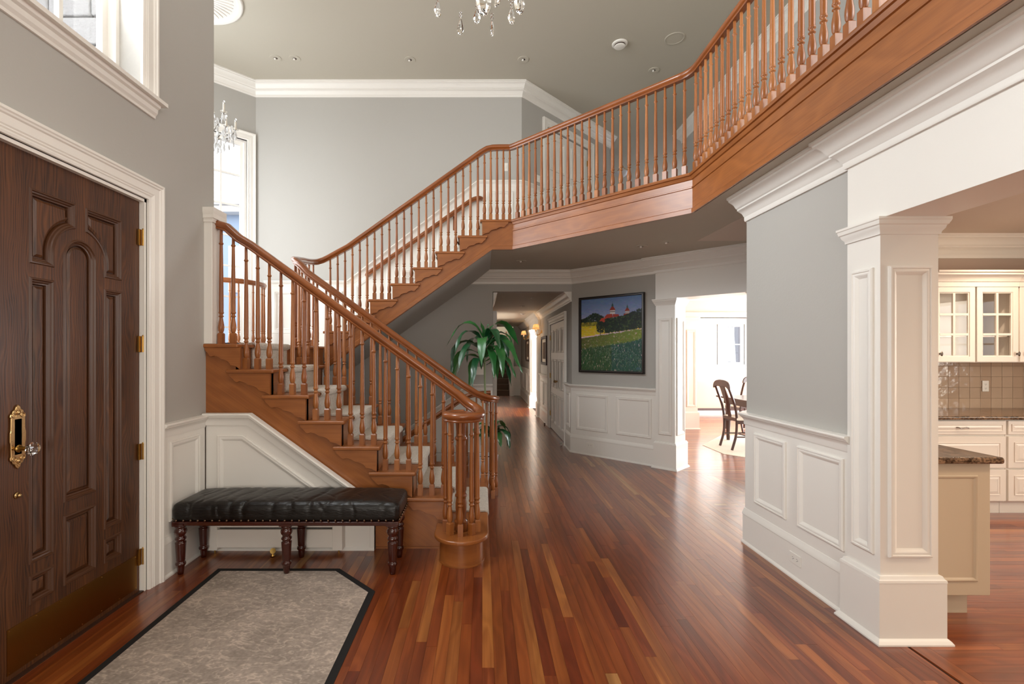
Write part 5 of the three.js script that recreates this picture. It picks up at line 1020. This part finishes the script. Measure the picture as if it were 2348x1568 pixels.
{
  const m = FRONT(4.43), pull = (p, u, v) => {
    const h = part(p, 'handle', new THREE.TubeGeometry(new THREE.CatmullRomCurve3([[-0.055, 0, 0], [-0.05, 0.004, 0.018], [-0.02, -0.004, 0.024], [0.0, 0, 0.026], [0.02, 0.004, 0.024], [0.05, -0.002, 0.018], [0.055, 0, 0]].map(q => new THREE.Vector3(...q))), 20, 0.005, 6).translate(u, v, 0.0).applyMatrix4(m), M.pewter, 'pewter pull'); for (const s of [-1, 1]) part(h, 'rosette', new THREE.SphereGeometry(0.009, 8, 6).scale(1, 1, 0.5).translate(u + s * 0.055, v, 0.002).applyMatrix4(m), M.pewter); };
  const cab = (label, u0, u1, full) => {
    const c = thing('base_cabinet', label, 'cabinet', [0, 0, 0], 0, 'kitchen base cabinets');
    part(c, 'body', xbox(u0, u1, 0.12, 0.882, 4.452, 5.08), M.cabinet);
    part(c, 'toe_kick', xbox(u0, u1, 0, 0.12, 4.5, 5.08), M.cabinet);
    for (const [v0, v1] of [[0.745, 0.872], [0.436, 0.728], [0.131, 0.42]]) { const dr = raisedFront(c, 'drawer', m, u0 + 0.008, u1 - 0.008, v0, v1, 0, M.cabinet); if (v0 > 0.7) pull(dr, (u0 + u1) / 2, 0.81); }
  };
  cab('cream drawer cabinet nearest the column with a wide top drawer', 4.0, 4.842);
  cab('cream drawer cabinet cut by the right edge of the picture', 4.846, 5.62);
  const ct = thing('kitchen_countertop', 'brown speckled granite countertop along the tiled kitchen wall', 'countertop');
  part(ct, 'slab', grainUV(rbox(3.8, 6.3, 0.884, 0.918, 4.4, 5.085, 0.012, 3), 'x'), M.granite);
  outlet('cream outlet on the tiled kitchen backsplash', FRONT(5.088), 5.326, 1.148, false, 0.002);

  // wall cabinets with glazed doors
  const mu = FRONT(4.75);
  const glazed = (label, u0, u1, doors, ends) => {
    const c = thing('wall_cabinet', label, 'cabinet', [0, 0, 0], 0, 'glazed kitchen wall cabinets');
    for (const [a, b, q, r, e, f] of [[u0, u1, 1.405, 1.43, 4.772, 5.085], [u0, u1, 2.14, 2.165, 4.772, 5.085], [u0, u0 + 0.018, 1.43, 2.14, 4.772, 5.085], [u1 - 0.018, u1, 1.43, 2.14, 4.772, 5.085], [u0, u1, 1.43, 2.14, 5.07, 5.085]]) part(c, 'carcass_panel', xbox(a, b, q, r, e, f), M.cabinet);
    for (const v of [1.66, 1.88]) part(c, 'shelf', xbox(u0 + 0.02, u1 - 0.02, v, v + 0.012, 4.82, 5.07), M.cabinet);
    for (const [a, b, kn] of doors) {
      const s = 0.065, w = b - a;
      const d = part(c, 'door', frameMould(mu, rect(a, b, 1.41, 2.156), [[0, -0.022], [0, -0.002], [0.003, 0], [s - 0.012, 0], [s - 0.008, -0.006], [s, -0.008], [s, -0.022]], true), M.cabinet);
      part(d, 'muntin', ubox(mu, a + w / 2 - 0.011, a + w / 2 + 0.011, 1.475, 2.091, -0.02, -0.004), M.cabinet);
      for (const v of [1.684, 1.882]) part(d, 'muntin', ubox(mu, a + s, b - s, v - 0.011, v + 0.011, -0.019, -0.005), M.cabinet);
      for (const i of [0, 1]) for (const [v0, v1] of [[1.475, 1.673], [1.695, 1.871], [1.893, 2.091]]) { const c0 = i ? a + w / 2 + 0.011 : a + s, c1 = i ? b - s : a + w / 2 - 0.011; part(d, 'pane', new THREE.PlaneGeometry(c1 - c0, v1 - v0).translate((c0 + c1) / 2, (v0 + v1) / 2, -0.014).applyMatrix4(mu), M.glass); }
      part(d, 'knob', lathe([[0, 0], [0.007, 0], [0.005, 0.012], [0.012, 0.018], [0.015, 0.026], [0, 0.032]], 12).rotateX(Math.PI / 2).scale(0.8, 1.6, 1).translate(kn ? b - 0.02 : a + 0.055, 1.49, 0).applyMatrix4(mu), M.pewter, 'oval knob');
    }
    part(c, 'cornice', planMould([[u0, 4.75], [u1, 4.75]], [[0, 2.156], [0.004, 2.156], [0.004, 2.2], [0.01, 2.205], [0.02, 2.24], [0.04, 2.262], [0.05, 2.27], [0.05, 2.285], [0.062, 2.295], [0.062, 2.312], [0, 2.312], [-0.3, 2.312], [-0.3, 2.156]], 0), M.cabinet);
  };
  glazed('cream wall cabinet with two six-paned glass doors', 4.46, 5.312, [[4.467, 4.877, false], [4.895, 5.305, true]]);
  glazed('cream glazed wall cabinet cut by the right picture edge', 5.314, 6.15, [[5.32, 5.73, false], [5.735, 6.145, true]]);
  const gi = i => i;
  // peninsula
  const k = thing('kitchen_peninsula', 'beige kitchen peninsula with granite top behind the column', 'cabinet');
  part(k, 'body', grainUV(rbox(2.44, 2.862, 0.132, 0.88, 2.705, 3.7, 0.004), 'y'), M.island);
  part(k, 'panel_moulding', frameMould(FRONT(2.705), rect(2.5, 2.788, 0.212, 0.812), [[0, 0], [0, 0.004], [0.006, 0.009], [0.013, 0.007], [0.018, 0.002], [0.022, 0]], true), M.island);
  part(k, 'toe_kick', xbox(2.46, 2.796, 0, 0.132, 2.77, 3.68), M.island);
  part(k, 'countertop', grainUV(rbox(2.4, 2.905, 0.881, 0.918, 2.665, 3.75, 0.012, 3), 'z'), M.granite, 'brown speckled granite top');
}
// ---------------------------------------------------------------- ceiling fixtures
{
  const C2p = (x, y) => { const d = FOCAL * (C2 - EYE) / (PY - y); return [(x - PX) * d / FOCAL, d]; }, C1p = (x, y) => { const d = FOCAL * (C1 - EYE) / (PY - y); return [(x - PX) * d / FOCAL, d]; };
  const spot = (label, X, Y, D, r = 0.062, lit = false) => {
    const t = thing('recessed_light', label, 'ceiling light', [X, Y, D], 0, 'recessed ceiling lights');
    part(t, 'trim_ring', lathe([[r * 0.34, -0.001], [r * 0.36, -0.006], [r * 0.95, -0.008], [r, -0.004], [r, 0]], 28), lit ? M.plate : M.ceil);
    part(t, 'baffle', lathe([[0, -0.001], [r * 0.36, -0.001], [r * 0.36, -0.006]], 20), lit ? M.lens : M.dark);
    part(t, 'lamp', new THREE.SphereGeometry(r * 0.2, 10, 8).translate(-r * 0.1, -0.008, 0), lit ? M.lens : M.plate);
    return t;
  };
  for (const [x, y, l] of [[632, 133, 'small recessed ceiling light farthest left, half lost in glare'], [676, 134, 'recessed ceiling light above the left end of the stair wall'], [940, 137, 'recessed ceiling light above the middle of the stair wall'], [1200, 136, 'recessed ceiling light above the right corner of the stair wall'], [1499, 161, 'recessed ceiling light just above the gallery handrail']]) { const p = C2p(x, y); spot(l, p[0], C2, p[1], 0.078); }
  for (const [x, y, l] of [[1471, 564, 'smaller recessed light in the soffit below the gallery fascia'], [1529, 555, 'larger recessed light in the soffit nearest the painting column'], [1195, 598, 'recessed light in the soffit beside the sloping stair underside']]) { const p = C1p(x, y); spot(l, p[0], C1, p[1], 0.07); }
  for (const [x, d, l] of [[0.83, 8.15, 'nearer recessed light in the hallway ceiling'], [0.78, 9.6, 'farther recessed light in the hallway ceiling']]) spot(l, x, 2.44, d, 0.06);
  const kitchenSpots = [[4.95, 4.25, 'lit recessed light in the kitchen ceiling near the cornice'], [4.11, 3.6, 'lit recessed light in the kitchen ceiling behind the header'], [3.1, 1.5, 'recessed kitchen light outside the picture, first'], [4.3, 1.2, 'recessed kitchen light outside the picture, second'], [3.3, 0.2, 'recessed kitchen light outside the picture, third']];
  for (const [x, d, l] of kitchenSpots) { spot(l, x, C1, d, 0.075, true); const pl = new THREE.SpotLight('#ffe2c2', 5, 0, 1.25, 0.9, 2); pl.position.set(x, C1 - 0.03, -d); pl.target.position.set(x, 0, -d); pl.castShadow = true; scene.add(pl, pl.target); }
  let p = C2p(1547, 88);
  const sp = thing('ceiling_speaker', 'round flush ceiling speaker grille near the gallery rail', 'speaker', [p[0], C2, p[1]]);
  part(sp, 'rim', lathe([[0.105, -0.002], [0.107, -0.008], [0.122, -0.008], [0.126, 0]], 36), M.ceil); part(sp, 'grille', lathe([[0, -0.004], [0.105, -0.004], [0.105, 0]], 36), M.ceil);
  p = C2p(1421, 100);
  const sm = thing('smoke_alarm', 'white round smoke alarm on the upper ceiling', 'smoke alarm', [p[0], C2, p[1]]);
  part(sm, 'base', lathe([[0, -0.02], [0.088, -0.02], [0.098, -0.012], [0.1, 0]], 36), M.plate); part(sm, 'vent_gap', lathe([[0.066, -0.034], [0.07, -0.02]], 36), M.dark); part(sm, 'cap', lathe([[0, -0.05], [0.062, -0.048], [0.07, -0.04], [0.07, -0.033], [0, -0.033]], 36), M.plate);
  const sh = thing('smoke_alarm', 'small smoke alarm on the hallway ceiling', 'smoke alarm', [0.95, 2.44, 11.4]);
  part(sh, 'base', lathe([[0, -0.02], [0.06, -0.02], [0.066, 0]], 24), M.plate); part(sh, 'cap', lathe([[0, -0.04], [0.04, -0.036], [0.044, -0.02]], 24), M.plate);
  // plaster medallion above the stair bay
  const md = thing('ceiling_medallion', 'white fluted plaster ceiling medallion over the stair bay', 'medallion', [-3.27, C2, 5.43]);
  part(md, 'rim', lathe([[0.43, -0.004], [0.435, -0.02], [0.455, -0.028], [0.47, -0.022], [0.48, -0.028], [0.5, -0.022], [0.505, 0]], 64), M.white);
  part(md, 'disc', lathe([[0, -0.03], [0.1, -0.03], [0.14, -0.012], [0.43, -0.008], [0.43, 0]], 64), M.white);
  const fg = new THREE.SphereGeometry(1, 10, 6).scale(0.115, 0.012, 0.017);
  for (let i = 0; i < 40; i++) { const a = i / 40 * 2 * Math.PI, f = part(md, 'flute', fg, M.white); f.position.set(Math.cos(a) * 0.29, -0.01, -Math.sin(a) * 0.29); f.rotation.y = a; }
}
// ---------------------------------------------------------------- chandeliers
const dropGeo = s => flat(lathe([[0.0001, 0], [0.011, 0.006], [0.0175, 0.02], [0.0185, 0.034], [0.014, 0.052], [0.007, 0.07], [0.0001, 0.08]].map(([a, b]) => [a * s, b * s]), 7).scale(1, 1, 0.62));
const beadGeo = flat(new THREE.OctahedronGeometry(0.009, 1));
{
  const t = thing('chandelier', 'large crystal chandelier at the top edge of the picture', 'chandelier', [-0.03, 3.17, 2.4]);
  part(t, 'stem', cyl(0.012, 0.012, 2.1, 10).translate(0, 1.35, 0), M.brass); part(t, 'canopy', lathe([[0, 2.4], [0.08, 2.4], [0.07, 2.36], [0.02, 2.33], [0, 2.33]], 20), M.brass);
  part(t, 'hub', lathe([[0, 0.27], [0.04, 0.29], [0.05, 0.35], [0.03, 0.42], [0.05, 0.49], [0.03, 0.57], [0, 0.61]], 18), M.brass);
  part(t, 'frame_ring', new THREE.TorusGeometry(0.22, 0.006, 8, 40).rotateX(Math.PI / 2).translate(0, 0.3, 0), M.brass);
  part(t, 'frame_ring', new THREE.TorusGeometry(0.4, 0.006, 8, 48).rotateX(Math.PI / 2).translate(0, 0.48, 0), M.brass);
  const big = dropGeo(1.35), mid = dropGeo(1.05);
  for (const [x, z, y, s] of [[0.035, 0.02, 0.0, 2.3], [-0.16, 0.1, 0.035, 1.75], [-0.035, 0.17, 0.024, 1.4], [0.155, 0.12, 0.006, 1.5], [0.212, 0.02, 0.008, 1.7], [0.1, 0.0, 0.06, 1.3], [-0.1, 0.05, 0.09, 1.2], [-0.2, -0.06, 0.05, 1.1], [-0.09, -0.18, 0.04, 1.1], [0.08, -0.19, 0.04, 1.1], [0.18, -0.1, 0.04, 1.1], [-0.25, 0.02, 0.085, 1], [0.0, -0.08, 0.03, 1.0], [0.08, 0.1, 0.05, 1.0]]) { const d = part(t, 'crystal_drop', dropGeo(s), M.crystal); d.position.set(x, y, z); d.rotation.y = rr(0, 3); const b = part(t, 'crystal_bead', beadGeo, M.crystal); b.position.set(x, y + 0.08 * s + 0.01, z); const c = part(t, 'crystal_bead', beadGeo, M.crystal); c.position.set(x, y + 0.08 * s + 0.028, z); }
  for (let i = 0; i < 22; i++) { const u = i / 21 * 2 - 1, b = part(t, 'crystal_bead', beadGeo, M.crystal); b.position.set(u * 0.19, 0.07 + 0.05 * u * u + 0.015 * Math.cos(u * 9), 0.09 + 0.03 * Math.cos(u * 3)); b.scale.setScalar(0.55); }
  for (let i = 0; i < 8; i++) {
    const a = i / 8 * 2 * Math.PI + 0.3, c = Math.cos(a), s = Math.sin(a), P = (r, y) => new THREE.Vector3(r * c, y, r * s);
    part(t, 'arm', new THREE.TubeGeometry(new THREE.CatmullRomCurve3([P(0.03, 0.48), P(0.16, 0.4), P(0.32, 0.44), P(0.42, 0.56)]), 16, 0.006, 6), M.brass);
    part(t, 'candle', cyl(0.012, 0.012, 0.1, 10).translate(0.42 * c, 0.62, 0.42 * s), M.plate); part(t, 'bulb', new THREE.SphereGeometry(0.014, 10, 8).scale(1, 2, 1).translate(0.42 * c, 0.7, 0.42 * s), M.glass);
    const d = part(t, 'crystal_drop', mid, M.crystal); d.position.set(0.4 * c, 0.46, 0.4 * s);
  }
}
{
  const t = thing('chandelier', 'crystal candle chandelier beside the tall landing window', 'chandelier', [-3.27, 3.9, 5.43]);
  part(t, 'stem', cyl(0.01, 0.01, 1.2, 8).translate(0, 1.07, 0), M.pewter); part(t, 'hub', lathe([[0, 0], [0.03, 0.03], [0.05, 0.1], [0.03, 0.2], [0.05, 0.3], [0.02, 0.42], [0, 0.5]], 14), M.pewter);
  const mid = dropGeo(0.95);
  for (let i = 0; i < 12; i++) {
    const tier = i % 2, a = i / 12 * 2 * Math.PI + 0.1, c = Math.cos(a), s = Math.sin(a), R = tier ? 0.42 : 0.36, H = tier ? 0.2 : 0.3, P = (r, y) => new THREE.Vector3(r * c, y, r * s);
    part(t, 'arm', new THREE.TubeGeometry(new THREE.CatmullRomCurve3([P(0.03, 0.14), P(R * 0.5, 0.06), P(R * 0.85, H - 0.1), P(R, H)]), 14, 0.006, 6), M.pewter);
    part(t, 'drip_pan', lathe([[0.006, 0], [0.03, 0.004], [0.036, 0.014]], 14).translate(R * c, H, R * s), M.crystal);
    part(t, 'candle', cyl(0.011, 0.011, 0.09, 10).translate(R * c, H + 0.05, R * s), M.cloth); part(t, 'bulb', new THREE.SphereGeometry(0.011, 10, 8).scale(1, 2.1, 1).translate(R * c, H + 0.118, R * s), M.crystal);
    for (const [k, y, da] of [[1, -0.085, 0.06], [1, -0.085, -0.06], [0.93, -0.12, 0], [0.86, -0.14, 0.1], [0.78, -0.15, -0.08], [0.7, -0.16, 0.04], [0.6, -0.2, -0.1], [0.5, -0.21, 0.08], [0.4, -0.23, 0], [0.3, -0.22, 0.15]]) { const d = part(t, 'crystal_drop', mid, M.lustre), aa = a + da; d.position.set(R * k * Math.cos(aa), H * (k > 0.6 ? 1 : 0.8) + y, R * k * Math.sin(aa)); d.rotation.y = rr(0, 3); }
    for (let j = 0; j < 5; j++) { const b = part(t, 'crystal_bead', beadGeo, M.crystal); b.material = M.lustre; b.position.set(R * (0.35 + j * 0.14) * c, 0.02 + 0.05 * j + rr(-0.02, 0.02), R * (0.35 + j * 0.14) * s); b.scale.setScalar(1.3); }
  }
  for (let i = 0; i < 110; i++) { const a = i * 2.399, q = Math.sqrt((i + 0.5) / 110), r = 0.1 + 0.33 * q, d = part(t, 'crystal_drop', mid, M.lustre); d.position.set(r * Math.cos(a), -0.1 + 0.2 * q * q + rr(-0.05, 0.07), r * Math.sin(a)); d.rotation.y = rr(0, 3); }
  const g = thing('pendant_lamp', 'small glass bowl pendant lamp in the gallery corridor', 'lamp', [2.86, 5.12, 9.9]);
  part(g, 'bowl', lathe([[0, 0.0], [0.05, 0.006], [0.11, 0.05], [0.14, 0.1], [0.13, 0.1], [0.1, 0.055], [0, 0.012]], 24), M.pot); part(g, 'finial', lathe([[0, -0.05], [0.012, -0.035], [0.006, -0.015], [0.014, -0.002], [0, 0.004]], 10), M.goldish);
  part(g, 'rod', cyl(0.006, 0.006, 0.42, 8).translate(0, 0.24, 0), M.goldish);
  for (let i = 0; i < 3; i++) { const a = i * 2.094, c = Math.cos(a), s = Math.sin(a); part(g, 'arm', new THREE.TubeGeometry(new THREE.CatmullRomCurve3([new THREE.Vector3(0, 0.3, 0), new THREE.Vector3(0.05 * c, 0.2, 0.05 * s), new THREE.Vector3(0.12 * c, 0.16, 0.12 * s), new THREE.Vector3(0.14 * c, 0.1, 0.14 * s)]), 10, 0.006, 6), M.goldish); }
}
// ---------------------------------------------------------------- hallway furnishings
{
  const X = 1.35, sconce = (label, d) => {
    const t = thing('wall_sconce', label, 'sconce', [X, 1.98, d], 0, 'hallway sconces');
    part(t, 'backplate', lathe([[0, 0], [0.045, 0], [0.04, 0.012], [0.02, 0.02], [0, 0.022]], 18).scale(1, 1, 1.8).rotateZ(Math.PI / 2), M.brass);
    for (const s of [-1, 1]) {
      part(t, 'arm', new THREE.TubeGeometry(new THREE.CatmullRomCurve3([[-0.02, 0, 0], [-0.06, -0.06, s * 0.05], [-0.12, -0.07, s * 0.09], [-0.14, 0.0, s * 0.1]].map(p => new THREE.Vector3(...p))), 14, 0.008, 6), M.brass);
      part(t, 'candle', cyl(0.012, 0.012, 0.08, 10).translate(-0.14, 0.04, s * 0.1), M.plate);
      const lp = new THREE.PointLight('#ffcf9a', 0.07, 0, 2); lp.position.set(X - 0.14, 2.09, -d + s * 0.1); lp.castShadow = true; scene.add(lp);
      part(t, 'shade', lathe([[0.075, 0.06], [0.045, 0.17]], 20).translate(-0.14, 0.0, s * 0.1), M.shade, 'tan fabric lampshade');
    }
  };
  sconce('brass hallway sconce with tan shades beside the bright opening, nearer one', 10.95); sconce('farther brass hallway sconce with a lit cream shade', 14.2);
  const pic = (label, d0, d1, v0, v1) => {
    const t = thing('framed_picture', label, 'picture'), m = wallM([X, 20], [X, 0]), U = d => 20 - d;
    part(t, 'frame', frameMould(m, rect(U(d1), U(d0), v0, v1), [[0, 0], [0, 0.035], [0.02, 0.04], [0.05, 0.03], [0.06, 0.018], [0.06, 0]], true), M.dark);
    part(t, 'mount', ubox(m, U(d1) + 0.05, U(d0) - 0.05, v0 + 0.05, v1 - 0.05, 0, 0.012), M.cloth);
    part(t, 'print', ubox(m, U(d1) + 0.16, U(d0) - 0.16, v0 + 0.13, v1 - 0.13, 0.012, 0.014), M.hallCarpet);
  };
  pic('dark framed picture on the hallway wall next to the double doors', 10.0, 10.85, 1.24, 1.86); pic('small framed picture far down the hallway wall', 13.75, 14.7, 1.25, 1.9);
  const f = thing('stair_flight', 'distant carpeted stairs at the end of the hallway', 'staircase');
  for (let i = 0; i < 12; i++) part(f, 'step', xbox(0.3, 0.93, 0, 0.19 * (i + 1), 16.8 + i * 0.26, 16.8 + (i + 1) * 0.26 + (i === 11 ? 0.05 : 0)), i < 7 ? M.hallCarpet : M.carpet);
  part(f, 'skirt_wall', xbox(0.93, 1.08, 0, 2.3, 16.7, 19.9), M.white);
  part(f, 'handrail', railSweep([V(0.9, 1.0, 16.8), V(0.9, 2.3, 18.6)], HAND), M.rail);
  const w = struct('wall_hall_corner', 'grey wall with wainscot at the right of the distant stairs', 'wall');
  part(w, 'plaster', xbox(1.08, 1.35, 0, 2.44, 16.9, 17.05), M.paint); part(w, 'wainscot_board', xbox(1.08, 1.34, 0, 1.03, 16.88, 16.9), M.white);
  // thermostat / switch plate beside the plant
  const s = thing('light_switch', 'white switch plate on the grey wall behind the plant', 'switch'); part(s, 'cover_plate', xbox(-0.14, 0.02, 1.17, 1.29, DB - 0.007, DB), M.plate);
  for (const x of [-0.105, -0.06, -0.015]) part(s, 'toggle', xbox(x - 0.005, x + 0.005, 1.215, 1.245, DB - 0.016, DB - 0.007), M.plate);
}
// ---------------------------------------------------------------- breakfast and family room furnishings
{
  const r = thing('rug', 'cream octagonal rug under the dining table', 'rug'); const cx = 4.75, cd = 7.45, a = 1.18, b = 1.25, k = 0.34;
  part(r, 'pile', prism([[cx - a, cd - k], [cx - a + 0.75, cd - b], [cx + a - 0.75, cd - b], [cx + a, cd - k], [cx + a, cd + k], [cx + a - 0.75, cd + b], [cx - a + 0.75, cd + b], [cx - a, cd + k]], 0, 0.006), M.rug);
  // napoleon dining chair, facing +x in its own frame
  const c = thing('dining_chair', 'dark wooden dining chair with cream seat nearest the breakfast opening', 'chair', [3.83, 0.016, 7.5], 0, 'dark dining chairs');
  const tube = (pts, r0) => grainUV(new THREE.TubeGeometry(new THREE.CatmullRomCurve3(pts.map(p => new THREE.Vector3(...p))), 16, r0, 7), 'y');
  for (const s of [-1, 1]) {
    part(c, 'leg', tube([[-0.03, 0.0, s * 0.185], [0.03, 0.22, s * 0.185], [0.04, 0.42, s * 0.19], [0.02, 0.62, s * 0.2], [-0.05, 0.84, s * 0.205], [-0.1, 0.98, s * 0.2]], 0.019), M.walnut);
    part(c, 'leg', tube([[0.45, 0.0, s * 0.2], [0.43, 0.2, s * 0.2], [0.43, 0.42, s * 0.2]], 0.018), M.walnut);
    part(c, 'stretcher', tube([[0.035, 0.2, s * 0.187], [0.43, 0.2, s * 0.2]], 0.011), M.walnut);
    part(c, 'side_rail', grainUV(rbox(0.03, 0.45, 0.4, 0.455, s * 0.2 - 0.012, s * 0.2 + 0.012, 0.004), 'x'), M.walnut);
  }
  part(c, 'stretcher', tube([[0.24, 0.2, -0.19], [0.24, 0.2, 0.19]], 0.011), M.walnut);
  part(c, 'front_rail', grainUV(rbox(0.43, 0.455, 0.4, 0.455, -0.2, 0.2, 0.004), 'z'), M.walnut);
  part(c, 'seat', softBox(0.45, 0.05, 0.44, 10, 3, 10, 0.02, null).translate(0.25, 0.475, 0), M.cloth, 'cream upholstered seat');
  const crest = new THREE.Shape(); crest.moveTo(-0.24, 0.93); crest.bezierCurveTo(-0.25, 1.04, -0.14, 1.06, 0, 1.065); crest.bezierCurveTo(0.14, 1.06, 0.25, 1.04, 0.24, 0.93); crest.bezierCurveTo(0.2, 0.93, 0.19, 0.965, 0.12, 0.965); crest.lineTo(-0.12, 0.965); crest.bezierCurveTo(-0.19, 0.965, -0.2, 0.93, -0.24, 0.93);
  part(c, 'crest_rail', grainUV(new THREE.ExtrudeGeometry(crest, { depth: 0.024, bevelEnabled: true, bevelSize: 0.004, bevelThickness: 0.004, bevelSegments: 1 }).translate(0, 0, -0.012).rotateY(Math.PI / 2).translate(-0.1, 0, 0), 'z'), M.walnut);
  const splat = new THREE.Shape(); splat.moveTo(-0.045, 0.46); splat.bezierCurveTo(-0.03, 0.62, -0.05, 0.7, -0.075, 0.8); splat.bezierCurveTo(-0.08, 0.88, -0.06, 0.92, -0.08, 0.97); splat.lineTo(0.08, 0.97); splat.bezierCurveTo(0.06, 0.92, 0.08, 0.88, 0.075, 0.8); splat.bezierCurveTo(0.05, 0.7, 0.03, 0.62, 0.045, 0.46);
  { const g = new THREE.ExtrudeGeometry(splat, { depth: 0.014, bevelEnabled: false, curveSegments: 8 }).translate(0, 0, -0.007).rotateY(Math.PI / 2); const p = g.attributes.position; for (let i = 0; i < p.count; i++) { const t = clamp((p.getY(i) - 0.46) / 0.51, 0, 1); p.setX(i, p.getX(i) + lerp(0.035, -0.095, t * t * 0.6 + t * 0.4)); } g.computeVertexNormals(); part(c, 'splat', grainUV(g, 'y'), M.walnut); }
  part(c, 'back_rail', grainUV(rbox(0.02, 0.05, 0.44, 0.49, -0.19, 0.19, 0.004), 'z'), M.walnut);
  dup(c, [5.03, 0.016, 9.0], Math.PI / 2 + 0.15, 'dark dining chair beyond the table with its arched back turned to the far room');
  const t = thing('dining_table', 'dark wooden dining table seen past the right wall', 'table', [4.72, 0.006, 7.45]);
  part(t, 'tabletop', grainUV(rbox(-0.64, 0.9, 0.725, 0.755, -0.95, 0.95, 0.01, 2), 'z'), M.walnut);
  for (const [x0, x1, d0, d1] of [[-0.55, -0.52, -0.85, 0.85], [0.78, 0.81, -0.85, 0.85], [-0.55, 0.81, -0.85, -0.82], [-0.55, 0.81, 0.82, 0.85]]) part(t, 'apron', grainUV(xbox(x0, x1, 0.63, 0.725, d0, d1), 'z'), M.walnut);
  const tl = grainUV(lathe([[0.0001, 0], [0.025, 0], [0.03, 0.06], [0.026, 0.1], [0.04, 0.3], [0.045, 0.45], [0.03, 0.52], [0.042, 0.56], [0.042, 0.64], [0.0001, 0.64]], 14), 'y');
  for (const x of [-0.5, 0.76]) for (const z of [-0.8, 0.8]) part(t, 'leg', tl, M.walnut).position.set(x, 0, z);
  // sofa seen from behind
  const s = thing('sofa', 'pale tan sofa seen from behind in the far family room', 'sofa', [5.85, 0, 11.5]);
  part(s, 'back', softBox(1.7, 0.66, 0.22, 12, 8, 6, 0.03, null).translate(0, 0.5, 0), M.sofa);
  part(s, 'base_rail', rbox(-0.85, 0.85, 0.13, 0.19, -0.11, 0.85, 0.01), M.walnut);
  for (const x of [-0.78, 0.78]) for (const z of [0.05, -0.8]) part(s, 'leg', lathe([[0.02, 0], [0.026, 0.03], [0.022, 0.07], [0.04, 0.14]], 10).translate(x, 0, z), M.walnut);
  for (const x of [-0.4, 0.4]) part(s, 'seat_cushion', softBox(0.78, 0.2, 0.7, 6, 3, 6, 0.05, null).translate(x, 0.34, -0.45), M.sofa);
  for (const x of [-0.85, 0.85]) part(s, 'arm', softBox(0.18, 0.5, 0.95, 4, 6, 8, 0.05, null).translate(x, 0.4, -0.38), M.sofa);
  for (const x of [-0.4, 0.4]) part(s, 'back_cushion', softBox(0.76, 0.4, 0.2, 8, 6, 4, 0.08, null).translate(x, 0.68, -0.2), M.cloth);
}
// ---------------------------------------------------------------- outside the windows
{
  const g = struct('ground', 'pale paved ground outside the house', 'ground');
  part(g, 'paving', xbox(-40, 40, -0.6, -0.45, -40, 60), M.mortar);
  const st = thing('stone_pier', 'sunlit pale stone block pier outside the upper entrance window', 'stone wall');
  part(st, 'core', xbox(-4.6, -2.44, 1.5, 6.5, 3.46, 3.75), M.mortar);
  let y = 2.4, row = 0;
  while (y < 5.6) { const h = rr(0.2, 0.3); let x = -4.6 - rr(0, 0.3); while (x < -2.46) { const w = rr(0.28, 0.52), a = Math.max(x, -4.6) + 0.006, b = Math.min(x + w, -2.45) - 0.006; if (b - a > 0.04) part(st, 'stone', grainUV(new RoundedBoxGeometry(b - a, h - 0.012, 0.1, 1, 0.012).translate((a + b) / 2, y + h / 2, -3.43 + rr(-0.01, 0.01)), 'x'), M.stone); x += w; } y += h; row++; }
  const h = thing('neighbour_house', 'pale blue neighbouring house seen through the landing window', 'building', [-8.6, -0.45, 15.5]);
  part(h, 'wall', xbox(-2.2, 2.6, 0, 6.4, 0, 3), M.house);
  part(h, 'eave', xbox(-2.5, 2.9, 6.4, 6.62, -0.4, 3.3), M.white);
  part(h, 'roof', slabXY([[-2.6, 6.6], [3.0, 6.6], [0.2, 8.6]], -0.5, 3.4), M.stone);
  for (const [x0, y0] of [[-1.2, 3.9], [0.4, 3.9], [1.5, 3.9], [0.4, 1.2], [1.5, 1.2]]) { const w = part(h, 'window', xbox(x0, x0 + 0.8, y0, y0 + 1.5, -0.04, 0.02), M.white); part(w, 'pane', xbox(x0 + 0.08, x0 + 0.72, y0 + 0.08, y0 + 1.42, -0.05, -0.02), M.steel); }
  const fw = thing('garden_wall', 'grey outbuilding wall outside the far family room window', 'building', [9.75, -0.45, 19]);
  part(fw, 'wall', xbox(0, 6, 0, 6, 0, 0.3), M.mortar); part(fw, 'coping', xbox(-0.05, 6.05, 6, 6.1, -0.05, 0.35), M.stone);
}
renderer.render(scene, camera);
